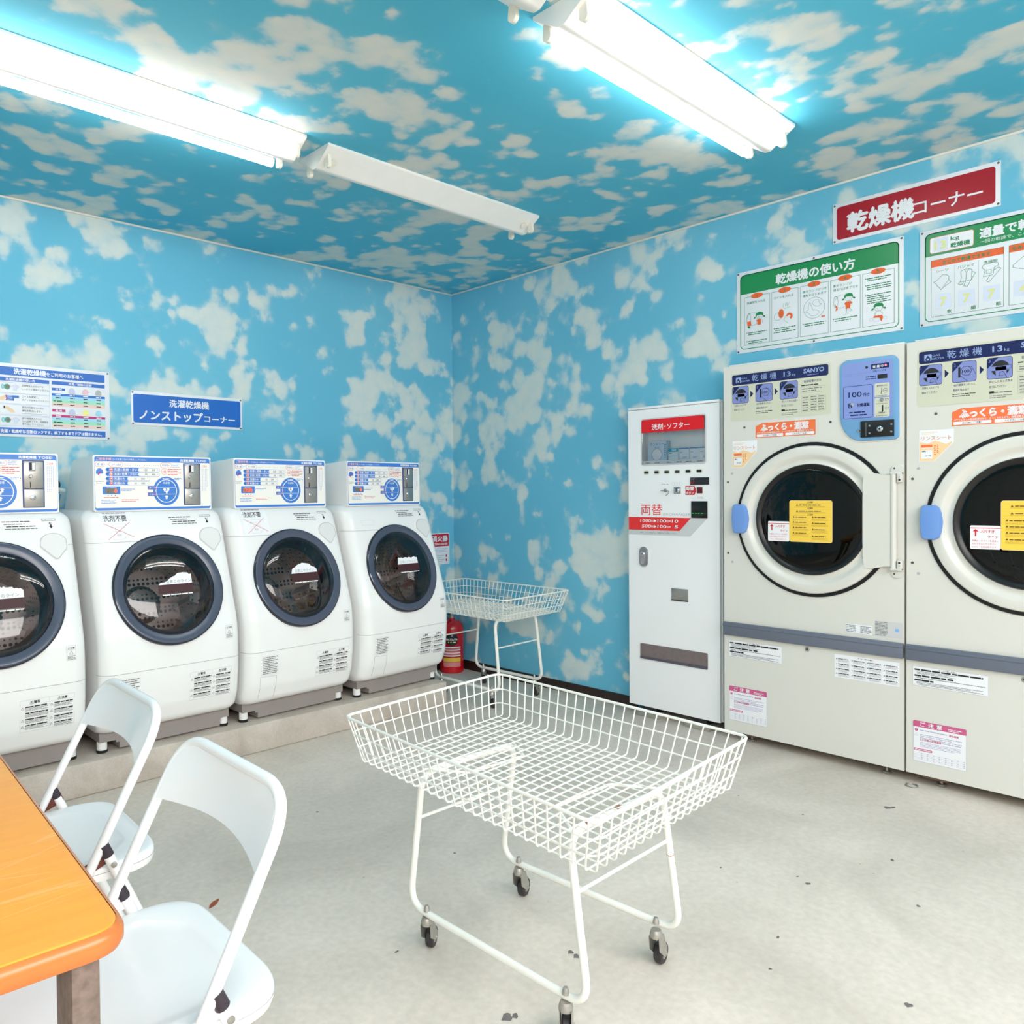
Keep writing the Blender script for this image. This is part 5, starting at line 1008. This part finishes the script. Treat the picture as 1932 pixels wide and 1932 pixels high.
b.text('紙幣・コインを投入し、両替ボタンを押して下さい。', 0.073, 0.977, 0.0095, GREY, 2, 0.224)
b.build('front_print', dr)
b = MB(); b.box((E_(0.405), -0.004, 1.186), (E_(0.435), 0.001, 1.217), mat('dark_red_button', (90, 8, 20), 0.25), 0.001); plab(b.build('exchange_button', dr), 'dark red square button')
b = MB(); b.box((E_(0.375), -0.006, 1.063), (E_(0.462), 0.001, 1.147), mat('bill_slot_black', (10, 10, 12), 0.2), 0.001); b.frame((-V0, -0.0062, 0)); b.line([(0.378, 1.085), (0.458, 1.085)], 0.001, LINEG, 1)
for u in (0.385, 0.402, 0.418, 0.436): b.disc(u, 1.0865, 0.006, mat('green_led', (30, 200, 90), 0.4, emit=0.5), 2, 0.0015, 8)
plab(b.build('bill_slot', dr), 'black bill slot with green lights')
b = MB(); b.prism(rr(E_(0.067), 0.797, E_(0.121), 0.905, 0.026), -0.004, 0.0, CHROME); b.prism(rr(E_(0.072), 0.803, E_(0.116), 0.899, 0.022), -0.009, -0.003, mat('lock_grey_metal', (160, 162, 166), 0.3, metal=0.9)); b.prism(rr(E_(0.082), 0.812, E_(0.106), 0.868, 0.011), -0.015, -0.008, CHROME)
b.lathe([(0.014, 0.008), (0.014, 0.016), (0.010, 0.019), (0, 0.018)], CHROME, FRONT(E_(0.094), 0, 0.868), 20); b.box((E_(0.0932), -0.0192, 0.862), (E_(0.0948), -0.0175, 0.874), BLACK); plab(b.build('door_lock_handle', dr), 'chrome oval lock handle')
b = MB(); b.box((E_(0.260), -0.004, 0.638), (E_(0.354), 0.001, 0.699), STEEL, 0.001); b.box((E_(0.260), -0.005, 0.636), (E_(0.354), 0.001, 0.641), DKPL); plab(b.build('change_tray', dr), 'brushed steel change tray flap')
b = MB(); b.prism(rr(E_(0.071), 0.309, E_(0.461), 0.390, 0.006), -0.003, 0.001, mat('tray_brown_grey', (128, 116, 116), 0.3, metal=0.3, vary=0.1, scale=30)); b.box((E_(0.072), -0.006, 0.309), (E_(0.460), 0.0, 0.322), mat('tray_flap_dark', (92, 90, 104), 0.3, metal=0.3)); plab(b.build('product_tray', dr), 'smoky grey product tray flap')
for u0, u1 in ((0.055, 0.185), (0.335, 0.472)):
    b = MB(); b.box((E_(u0), -0.010, 0), (E_(u1), 0.10, 0.020), mat('foot_concrete', (150, 148, 138), 0.8, vary=0.1), 0.002); b.box((E_(u0) + 0.03, 0.02, 0.020), (E_(u1) - 0.03, 0.09, 0.055), DKPL); b.build('foot', t)

# products standing on the shelf behind the window (world positions)
def vw(u, y, z): return (VX + y, VYC - E_(u), z)
BXL = mat('carton_pale_blue', (198, 222, 240), 0.45); BXW = mat('carton_white', (232, 240, 246), 0.45); BXT = mat('carton_teal', (36, 176, 206), 0.45); BXB = mat('carton_blue', (64, 140, 206), 0.45)
b = MB(); b.box((-0.056, 0, 0), (0.056, 0.035, 0.106), BXL, 0.001); b.frame((0, -0.0002, 0)); b.text('ランドリー', 0.0, 0.082, 0.018, BXB, 1, 0.080, 0.01, 'c'); b.text('洗剤', 0.0, 0.066, 0.012, BXB, 1, 0.030, 0, 'c'); b.disc(0.0, 0.034, 0.030, BXW, 1); b.ring(0.0, 0.034, 0.029, 0.031, BXB, 2, 24); b.greek(0.044, 0.01, 0.054, 0.09, 8, BXB, 1, 0.4)
o = b.build('detergent_box', None, vw(0.166, 0.016, 1.3562), R(-90)); tag(o, 'large pale blue detergent box behind the vending machine window', 'box')
for k, u in enumerate((0.261, 0.323, 0.381, 0.437)):
    b = MB(); b.box((-0.028, 0, 0), (0.028, 0.022, 0.063), BXW, 0.001); b.frame((0, -0.0002, 0)); b.rect(-0.0275, 0.057, 0.0275, 0.0625, BXB, 1)
    if k == 0: b.rect(-0.0275, 0.044, 0.0275, 0.0625, BXT, 2); b.rect(-0.008, 0.049, 0.018, 0.058, BXL, 3, 0.002); b.poly([(-0.0275, 0.018), (0.0275, 0.026), (0.0275, 0.032), (-0.0275, 0.024)], BXL, 1); b.greek(-0.024, 0.034, -0.006, 0.040, 1, BLACK, 2)
    else: b.greek(-0.022, 0.036, -0.006, 0.042, 1, BXB, 2); b.greek(0.002, 0.030, 0.020, 0.034, 1, BXL, 2); b.greek(-0.008, 0.008, 0.020, 0.018, 2, BXB, 2, 0.4)
    o = b.build('detergent_box', None, vw(u, 0.017, 1.3562), R(-90))
    tag(o, ('small detergent box with teal top band behind the window', 'small white detergent box next to the teal-topped one', 'small white detergent box between two others, second from the window right edge', 'small white detergent box at the right edge of the window')[k], 'box', 'small boxes in the vending machine window')
# ================================================================= wire laundry carts
CARTW = mat('cart_white_coating', (240, 238, 230), 0.38, vary=0.02); CARTR = mat('chipped_rust', (150, 100, 78), 0.8)
ZINC = mat('caster_zinc', (176, 172, 164), 0.4, metal=0.7, vary=0.1, scale=80); TYRE = mat('caster_tyre', (44, 40, 42), 0.5); HUB = mat('caster_hub', (150, 146, 142), 0.45)
def cart(label, rim, bot, zr, zb, legs, ztop, wheels, rust):
    """rim/bot: xy of near, right, back, left corners; legs: (bottom xy, top xy) for left, back, right, near"""
    cx = sum(p[0] for p in rim) / 4; cy = sum(p[1] for p in rim) / 4
    t = thing('laundry_cart', label, 'cart', (cx, cy, 0), 0, 'white wire laundry carts')
    def bil(c, s, u, z):
        (n, r, b_, l) = c
        x = (1 - s) * (1 - u) * n[0] + s * (1 - u) * r[0] + s * u * b_[0] + (1 - s) * u * l[0]
        y = (1 - s) * (1 - u) * n[1] + s * (1 - u) * r[1] + s * u * b_[1] + (1 - s) * u * l[1]
        return Vector((x - cx, y - cy, z))
    P = lambda s, u: bil(rim, s, u, zr); Q = lambda s, u: bil(bot, s, u, zb)
    b = MB(); nl, ns = 25, 18; rw = 0.0020
    for k in range(nl):
        u = (k + 0.5) / nl; b.tube(fillet([P(0, u), Q(0, u), Q(1, u), P(1, u)], 0.012, False, 3), rw, CARTW, seg=5)
    for k in range(ns):
        s = (k + 0.5) / ns; e = Vector((0, 0, -0.0035)); b.tube(fillet([P(s, 0), Q(s, 0) + e, Q(s, 1) + e, P(s, 1)], 0.012, False, 3), rw, CARTW, seg=5)
    for f in (0.36, 0.70):
        L = [P(a, c) * (1 - f) + Q(a, c) * f for a, c in ((0, 0), (1, 0), (1, 1), (0, 1))]
        b.tube(fillet(L, 0.030, True, 4), rw, CARTW, True, 5)
    b.build('wire_basket', t)
    b = MB(); b.tube(fillet([P(0, 0), P(1, 0), P(1, 1), P(0, 1)], 0.034, True, 6), 0.0038, CARTW, True, 8); plab(b.build('basket_rim', t), 'thick white basket rim wire')
    Z = 0.107; rt = 0.0090
    B = [Vector((l[0][0] - cx, l[0][1] - cy, Z)) for l in legs]; T = [Vector((l[1][0] - cx, l[1][1] - cy, ztop)) for l in legs]
    # one bent tube: rail, leg, crossbar, leg, rail, leg, crossbar, leg
    loop = [B[0], B[3], T[3], T[2], B[2], B[1], T[1], T[0]]
    b = MB(); b.tube(fillet(loop, 0.055, True, 7), rt, CARTW, True, 12)
    if rust:
        for f in (0.18, 0.5, 0.86):
            p = T[3] * (1 - f) + T[2] * f; b.tube([p + Vector((-0.012, 0, 0.0006)), p + Vector((0.012, 0.001, 0.0006))], rt * 0.99, CARTR, seg=8)
        p = B[2] * 0.45 + T[2] * 0.55; b.tube([p, p + (T[2] - B[2]).normalized() * 0.002], rt * 1.03, CARTR, seg=10)
    b.build('tube_frame', t)
    for i, j in ((0, 1), (3, 2)):
        f = (0.343 - Z) / (ztop - Z); b = MB(); b.tube([B[i] * (1 - f) + T[i] * f, B[j] * (1 - f) + T[j] * f], 0.0042, CARTW, seg=8); b.build('cross_brace', t)
    for i, j, sg in ((0, 1, -1), (3, 2, 1)):
        b = MB(); d = Vector((0, sg * 0.10, 0.0)); up = Vector((0, 0, 0.006)); a, c = T[i] + up, T[j] + up
        m = (c - a)
        b.tube(fillet([a + m * 0.02, a + m * 0.22 + d, a + m * 0.80 + d, c - m * 0.02], 0.02), 0.0036, CARTW, seg=6); b.build('basket_support', t)
    for (bx, by), (ox, oy) in wheels:
        x, y = bx - cx, by - cy; b = MB(); F = Matrix.Translation((x, y, 0)); r = 0.027
        b.lathe([(0, 0.131), (0.005, 0.129), (0.0075, 0.122), (0.0085, 0.114)], ZINC, F, 12)
        b.lathe([(0.012, 0.099), (0.014, 0.094), (0.016, 0.088), (0.016, 0.080), (0.010, 0.076), (0, 0.075)], ZINC, F, 16, True)
        dv = Vector((ox, oy, 0)); ln = dv.length; dv.normalize(); sd = Vector((-dv.y, dv.x, 0)); o = Vector((x, y, 0)); wc = o + dv * ln + Vector((0, 0, r))
        for s in (-1, 1):
            q = sd * (s * 0.0125); q2 = sd * (s * 0.0140)
            pl = [o - dv * 0.015 + Vector((0, 0, 0.084)), o + dv * 0.017 + Vector((0, 0, 0.084)), wc + dv * 0.009 + Vector((0, 0, 0.010)), wc + dv * 0.006 - Vector((0, 0, 0.007)), wc - dv * 0.006 - Vector((0, 0, 0.007)), o - dv * 0.010 + Vector((0, 0, 0.050))]
            b.loft([[p + q for p in pl], [p + q2 for p in pl]], ZINC, smooth=False)
        b.tube([wc - sd * 0.017, wc + sd * 0.017], 0.0032, ZINC, seg=8)
        c = b.build('caster', t); plab(c, 'zinc swivel caster')
        w_ = MB(); wf = axis_frame(wc, sd); w_.lathe([(0, -0.009), (0.013, -0.009), (0.014, -0.0105), (r - 0.003, -0.0105), (r, -0.007), (r, 0.007), (r - 0.003, 0.0105), (0.014, 0.0105), (0.013, 0.009), (0, 0.009)], TYRE, wf, 24, mats=[HUB, HUB, TYRE, TYRE, TYRE, TYRE, TYRE, HUB, HUB]); w_.build('wheel', c)
    return t
cart('white wire laundry cart in the middle of the floor, nearest the camera',
     ((1.138, 0.859), (1.817, 0.911), (1.862, 1.798), (1.204, 1.742)), ((1.178, 0.900), (1.773, 0.934), (1.819, 1.757), (1.229, 1.704)), 0.600, 0.482,
     (((1.310, 1.598), (1.322, 1.557)), ((1.685, 1.618), (1.665, 1.545)), ((1.716, 1.040), (1.665, 1.058)), ((1.316, 1.014), (1.312, 1.062))), 0.468,
     (((1.309, 1.530), (0.034, 0.022)), ((1.683, 1.550), (0.034, 0.012)), ((1.694, 1.095), (0.030, 0.006)), ((1.310, 1.072), (0.028, 0.020))), True)
cart('white wire laundry cart standing in the far corner by the extinguisher',
     ((2.985, 2.830), (3.574, 2.873), (3.583, 3.765), (2.995, 3.735)), ((3.020, 2.868), (3.530, 2.905), (3.543, 3.722), (3.030, 3.690)), 0.630, 0.510,
     (((3.085, 3.515), (3.090, 3.475)), ((3.440, 3.525), (3.432, 3.478)), ((3.455, 2.985), (3.438, 3.022)), ((3.075, 2.962), (3.080, 3.002))), 0.496,
     (((3.085, 3.45), (0.03, 0.01)), ((3.440, 3.455), (0.03, 0.02)), ((3.452, 3.045), (0.03, 0.01)), ((3.077, 3.025), (0.028, 0.016))), False)

# ================================================================= folding chairs
CHW = mat('chair_white', (243, 243, 243), 0.3, coat=0.3); CAP = mat('chair_cap_black', (52, 42, 52), 0.45); BRNL = mat('chair_link_brown', (98, 40, 32), 0.4)
def folding_chair(label, loc, rotz, link):
    t = thing('folding_chair', label, 'chair', loc, rotz, 'white folding chairs at the orange table')
    xb = lambda z: 0.067 + 0.525 * (z - 0.486)
    hw = 0.204
    b = MB(); b.tube(fillet([(xb(0.012), -hw, 0.012), (xb(0.742), -hw + 0.004, 0.742), (xb(0.742), hw - 0.004, 0.742), (xb(0.012), hw, 0.012)], 0.085, False, 10), 0.0098, CHW, seg=12)
    b.build('back_tube', t)
    for s in (-1, 1): b = MB(); b.tube([(xb(0), s * hw, 0.0), (xb(0.03), s * hw, 0.03)], 0.0125, CAP, seg=10); b.build('tube_tip', t)
    # curved sheet backrest
    b = MB(); n = 18
    def sheet(off):
        rows = []
        for k in range(6):
            row = []
            for i in range(n + 1):
                y = -0.199 + 0.398 * i / n; a = abs(y); top = 0.749
                if a > 0.117: top -= 0.085 - math.sqrt(max(0, 0.085 ** 2 - (a - 0.117) ** 2))
                bt = 0.640 + 0.004 * math.cos(y * 12)
                z = bt + (top - bt) * k / 5; bow = 0.034 * (1 - (y / 0.2) ** 2) * (1 - 0.75 * k / 5)
                row.append(Vector((xb(z) + bow + off, y, z)))
            rows.append(row)
        return rows
    A, B = sheet(-0.0075), sheet(-0.0105)
    VA = [[b.bm.verts.new(p) for p in r] for r in A]; VB = [[b.bm.verts.new(p) for p in r] for r in B]
    for k in range(5):
        for i in range(n):
            b.face([VA[k][i], VA[k][i + 1], VA[k + 1][i + 1], VA[k + 1][i]], CHW, True); b.face([VB[k][i], VB[k + 1][i], VB[k + 1][i + 1], VB[k][i + 1]], CHW, True)
    rim = [(0, i) for i in range(n + 1)] + [(k, n) for k in range(1, 6)] + [(5, i) for i in range(n - 1, -1, -1)] + [(k, 0) for k in range(4, 0, -1)]
    for (k, i), (l, j) in zip(rim, rim[1:] + rim[:1]): b.face([VA[k][i], VB[k][i], VB[l][j], VA[l][j]], CHW)
    b.build('backrest', t)
    # seat with a shallow dish
    o = fillet([(-0.205, -0.185, 0), (0.200, -0.195, 0), (0.200, 0.195, 0), (-0.205, 0.185, 0)], 0.088, True, 9); N = len(o); cx = 0.0
    rings = []
    for k, z in ((0.955, 0.408), (0.985, 0.410), (1.0, 0.420), (1.0, 0.432), (0.985, 0.4395), (0.96, 0.4415), (0.90, 0.4415)): rings.append([Vector((cx + (p.x - cx) * k, p.y * k, z)) for p in o])
    cir = [Vector((cx + 0.175 * math.cos(a), 0.178 * math.sin(a), 0)) for a in (math.atan2(p.y, p.x - cx) for p in o)]
    for k, z in ((1.0, 0.4413), (0.975, 0.4395), (0.8, 0.4345), (0.4, 0.4305), (0.05, 0.430)): rings.append([Vector((cx + (p.x - cx) * k, p.y * k, z)) for p in cir])
    b = MB(); b.loft(rings, CHW); b.build('seat', t, sharp=50)
    b = MB(); b.tube(fillet([(x.x * 1.0 + 0.0, x.y * 1.0, 0.427) for x in fillet([(-0.206, -0.186, 0), (0.201, -0.196, 0), (0.201, 0.196, 0), (-0.206, 0.186, 0)], 0.088, True, 9)], 0.001, True, 1), 0.0006, SEAM, True, 4); b.build('seat_seam', t)
    # rear legs
    for s in (-1, 1):
        y = s * 0.203; z1 = 0.468; x1 = 0.080; g = lambda z: x1 + 0.42 * (z1 - z)
        y2 = y
        b = MB(); b.tube([(g(0.010), y * 1.06, 0.010), (g(0.44), y2, 0.44), (g(z1), y2, z1)], 0.0110, CHW, seg=12); b.lathe([(0.006, 0), (0.006, 0.003), (0.003, 0.004), (0, 0.004)], STEEL, axis_frame((g(0.448), y2 + s * 0.010, 0.448), (0, s, 0)), 12); leg = b.build('rear_leg', t)
        c = MB(); c.tube([(g(z1 - 0.002), y2, z1 - 0.002), (g(z1 + 0.022), y2, z1 + 0.022)], [0.0115, 0.0105], CAP, seg=12); plab(c.build('leg_cap', leg), 'black plastic leg cap'); c = MB(); c.tube([(g(0.0), y * 1.06, 0.0), (g(0.022), y * 1.06, 0.022)], 0.0132, CAP, seg=10); plab(c.build('leg_tip', leg), 'black rubber leg tip')
        b = MB(); p0, p1 = Vector((0.085, s * 0.197, 0.462)), Vector((-0.090, s * 0.197, 0.395)); d = (p1 - p0).normalized(); q = Vector((-d.z, 0, d.x)) * 0.011
        b.loft([[p0 - d * 0.008 + q * 0.7, p0 + q, p1 + q, p1 - q, p0 - q, p0 - d * 0.008 - q * 0.7], [Vector((v.x, v.y + s * 0.002, v.z)) for v in (p0 - d * 0.008 + q * 0.7, p0 + q, p1 + q, p1 - q, p0 - q, p0 - d * 0.008 - q * 0.7)]], link, smooth=False)
        b.lathe([(0.004, 0), (0.004, 0.002), (0, 0.0025)], STEEL, axis_frame((0.085, s * 0.199, 0.462), (0, s, 0)), 10); b.build('seat_link', t)
    b = MB(); b.tube([(0.074 + 0.42 * 0.37, -0.212, 0.10), (0.074 + 0.42 * 0.37, 0.212, 0.10)], 0.007, CHW, seg=8); b.build('rear_stretcher', t)
    b = MB(); b.tube([(xb(0.12), -hw, 0.12), (xb(0.12), hw, 0.12)], 0.007, CHW, seg=8); b.build('front_stretcher', t)
    b = MB(); b.tube([(-0.06, -hw, 0.398), (-0.06, hw, 0.398)], 0.007, CHW, seg=8); b.build('seat_bar', t)
    return t
folding_chair('white folding chair nearest the camera, its seat under the orange table corner', (0.425, 1.245, 0), R(-1.0), CHW)
folding_chair('white folding chair behind the nearest one, in front of the washers', (0.474, 1.845, 0), R(-2.2), BRNL)

# ================================================================= table
def table_top():
    m = bpy.data.materials.new('orange_laminate'); m.use_nodes = True; n = m.node_tree; b = n.nodes['Principled BSDF']; L = n.links.new
    b.inputs['Roughness'].default_value = 0.30; b.inputs['Coat Weight'].default_value = 0.15
    t = n.nodes.new('ShaderNodeTexCoord'); x = n.nodes.new('ShaderNodeTexNoise'); x.inputs['Scale'].default_value = 9; x.inputs['Detail'].default_value = 5
    mp = n.nodes.new('ShaderNodeMapping'); mp.inputs['Scale'].default_value = (1, 6, 1); mp.inputs['Rotation'].default_value = (0, 0, 0.35)
    L(t.outputs['Object'], mp.inputs[0]); L(mp.outputs[0], x.inputs['Vector'])
    r = n.nodes.new('ShaderNodeValToRGB'); r.color_ramp.elements[0].color = rgb((250, 158, 36)); r.color_ramp.elements[1].color = rgb((255, 166, 44)); r.color_ramp.elements[0].position = 0.3; r.color_ramp.elements[1].position = 0.7
    L(x.outputs['Fac'], r.inputs[0])
    # hairline scratches
    acc = None
    for rot, sc, of in ((0.5, (1.2, 9, 1), 0.0), (1.25, (0.9, 8, 1), 3.3), (-0.6, (1.4, 10, 1), 7.1)):
        m2 = n.nodes.new('ShaderNodeMapping'); m2.inputs['Scale'].default_value = sc; m2.inputs['Rotation'].default_value = (0, 0, rot); m2.inputs['Location'].default_value = (of, of, 0)
        v = n.nodes.new('ShaderNodeTexVoronoi'); v.feature = 'DISTANCE_TO_EDGE'; v.inputs['Scale'].default_value = 1.6
        L(t.outputs['Object'], m2.inputs[0]); L(m2.outputs[0], v.inputs['Vector'])
        q = n.nodes.new('ShaderNodeMapRange'); q.inputs['From Min'].default_value = 0.004; q.inputs['From Max'].default_value = 0.012; q.inputs['To Min'].default_value = 0.26; q.inputs['To Max'].default_value = 0; L(v.outputs['Distance'], q.inputs['Value'])
        if acc is None: acc = q.outputs[0]
        else:
            k2 = n.nodes.new('ShaderNodeMath'); k2.operation = 'MAXIMUM'; L(acc, k2.inputs[0]); L(q.outputs[0], k2.inputs[1]); acc = k2.outputs[0]
    y = n.nodes.new('ShaderNodeTexNoise'); y.inputs['Scale'].default_value = 6; L(t.outputs['Object'], y.inputs['Vector'])
    z = n.nodes.new('ShaderNodeMapRange'); z.inputs['From Min'].default_value = 0.45; z.inputs['From Max'].default_value = 0.62; L(y.outputs['Fac'], z.inputs['Value'])
    k = n.nodes.new('ShaderNodeMath'); k.operation = 'MULTIPLY'; L(acc, k.inputs[0]); L(z.outputs[0], k.inputs[1])
    mx = n.nodes.new('ShaderNodeMix'); mx.data_type = 'RGBA'; L(r.outputs[0], mx.inputs['A']); mx.inputs['B'].default_value = rgb((255, 208, 150)); L(k.outputs[0], mx.inputs['Factor']); L(mx.outputs['Result'], b.inputs['Base Color'])
    return m
TOPM = table_top(); EDGE = mat('table_edge_tan', (204, 116, 56), 0.28, vary=0.06, scale=30); LEGM = mat('table_leg_steel', (128, 112, 102), 0.5, metal=0.4, vary=0.22, scale=90)
t = thing('table', 'orange laminate table with rounded corner at the left photo edge', 'table', (0.333, 0.915, 0), R(-2.9))
Wt, Lt, Zt = 0.66, 1.50, 0.700
o = fillet([(-Wt, 0, 0), (0, 0, 0), (0, Lt, 0), (-Wt, Lt, 0)], 0.050, True, 10)
ins = lambda d: fillet([(-Wt + d, d, 0), (-d, d, 0), (-d, Lt - d, 0), (-Wt + d, Lt - d, 0)], max(0.050 - d, 0.01), True, 10)
b = MB(); b.loft([[Vector((p.x, p.y, z)) for p in ins(d)] for d, z in ((0.012, Zt - 0.032), (0.004, Zt - 0.029), (0.0, Zt - 0.022), (0.0, Zt - 0.012), (0.003, Zt - 0.005), (0.008, Zt - 0.0015))], EDGE, True, False); ob = b.build('edge_band', t); plab(ob, 'tan rounded table edge')
b = MB(); b.loft([[Vector((p.x, p.y, z)) for p in ins(d)] for d, z in ((0.0078, Zt - 0.003), (0.010, Zt - 0.0005), (0.014, Zt))], TOPM, False, True); plab(b.build('tabletop', t), 'scratched orange tabletop')
for x0 in (-0.062, -Wt + 0.030):
    for y0 in (0.030, Lt - 0.105):
        b = MB(); b.box((x0, y0, 0), (x0 + 0.032, y0 + 0.075, Zt - 0.032), LEGM, 0.004); b.build('leg', t)
for x0 in (-0.056, -Wt + 0.036):
    b = MB(); b.box((x0, 0.105, Zt - 0.072), (x0 + 0.02, Lt - 0.105, Zt - 0.034), LEGM, 0.002); b.build('apron_rail', t)

# ================================================================= fire extinguisher
FRED = mat('extinguisher_red', (206, 8, 26), 0.22, coat=0.5)
ex, ey, er = 3.552, 3.868, 0.081
t = thing('fire_extinguisher', 'red fire extinguisher standing in the room corner beside the last washer', 'fire extinguisher', (ex, ey, 0))
b = MB(); b.lathe([(er - 0.004, 0), (er, 0.004), (er, 0.285), (er * 0.97, 0.305), (er * 0.86, 0.325), (er * 0.6, 0.342), (0.026, 0.350), (0.024, 0.362)], FRED, seg=40, cap0=True); b.build('cylinder', t)
b = MB(); b.lathe([(0.022, 0.360), (0.022, 0.378), (0.016, 0.382), (0.016, 0.402), (0, 0.404)], STEEL, seg=18); b.build('valve', t)
b = MB()
for z0, dz in ((0.402, 0.014), (0.386, 0.0)): b.loft([[Vector((x, y, z0 + dz * max(0, -x) / 0.1 + k)) for x, y in ((0.02, -0.010), (-0.085, -0.009), (-0.095, 0), (-0.085, 0.009), (0.02, 0.010))] for k in (0, 0.004)], DKPL, smooth=False)
b.build('lever', t)
b = MB(); b.tube(fillet([(0.012, 0.012, 0.39), (0.04, 0.04, 0.385), (0.062, 0.060, 0.33), (0.066, 0.064, 0.14)], 0.02), 0.0075, RUBBER, seg=10); b.build('hose', t)
a0 = math.atan2(-ey, -ex + 0.2)
b = MB(); b.gap = 0.0004
b.map = lambda u, v, l: Vector(((er + 0.0004 + l * 0.0004) * math.cos(a0 + u / er), (er + 0.0004 + l * 0.0004) * math.sin(a0 + u / er), v))
def band(z0, z1, m, l, u0=-0.062, u1=0.062, n=16):
    for k in range(n): b.poly([(u0 + (u1 - u0) * k / n, z0), (u0 + (u1 - u0) * (k + 1) / n, z0), (u0 + (u1 - u0) * (k + 1) / n, z1), (u0 + (u1 - u0) * k / n, z1)], m, l)
for k in range(-12, 12):
    u0, u1 = k / 12 * 0.043, (k + 1) / 12 * 0.043; h = lambda u: math.sqrt(max(0, 0.043 ** 2 - u * u))
    b.poly([(u0, 0.225 - h(u0)), (u1, 0.225 - h(u1)), (u1, 0.225 + h(u1)), (u0, 0.225 + h(u0))], BLACK, 2)
b.text('HATSUTA', 0, 0.221, 0.018, PAPERW, 4, 0.076, 0.03, 'c'); b.greek(-0.026, 0.203, 0.026, 0.214, 1, YELL, 4, 0.7); b.ring(0, 0.252, 0.004, 0.006, PAPERW, 4, 10)
PNK = mat('extinguisher_pink_print', (232, 140, 140), 0.5); YEL2 = mat('extinguisher_yellow_print', (244, 196, 70), 0.5)
for z in (0.170, 0.152, 0.132, 0.114): band(z, z + 0.008, PAPERW, 2)
for z in (0.162, 0.144, 0.124): band(z, z + 0.004, PNK, 2)
band(0.078, 0.105, YEL2, 2); band(0.045, 0.076, PNK, 2)
b.build('printed_label', t)

# ================================================================= small things on the floor
LEAF = mat('dry_leaf', (150, 74, 40), 0.6, vary=0.15, scale=80)
b = MB(); pts = [(-0.028, 0), (-0.012, 0.008), (0.006, 0.009), (0.020, 0.004), (0.030, 0), (0.018, -0.005), (0.002, -0.008), (-0.014, -0.006)]
A = [b.bm.verts.new((x, y, 0.0015 + 0.10 * abs(y) + 0.1 * max(0, x) ** 1.2)) for x, y in pts]; B = [b.bm.verts.new((x, y, 0.0007 + 0.10 * abs(y) + 0.1 * max(0, x) ** 1.2)) for x, y in pts]
c0 = b.bm.verts.new((0, 0, 0.0016)); c1 = b.bm.verts.new((0, 0, 0.0006))
for i in range(8): j = (i + 1) % 8; b.face([A[i], A[j], c0], LEAF, True); b.face([B[j], B[i], c1], LEAF, True); b.face([A[i], B[i], B[j], A[j]], LEAF)
tag(b.build('dry_leaf', None, (1.013, 2.144, 0), R(35)), 'small dry brown leaf on the concrete floor behind the nearest chair', 'leaf')
b = MB(); b.tube([(0.020 * math.cos(a), 0.020 * math.sin(a), 0.003) for a in (2 * math.pi * k / 24 for k in range(24))], 0.003, mat('ring_zinc', (168, 166, 160), 0.4, metal=0.7), True, 8)
tag(b.build('metal_ring', None, (3.500, 1.075, 0)), 'small metal ring on the floor in front of the gap between the dryers', 'ring')
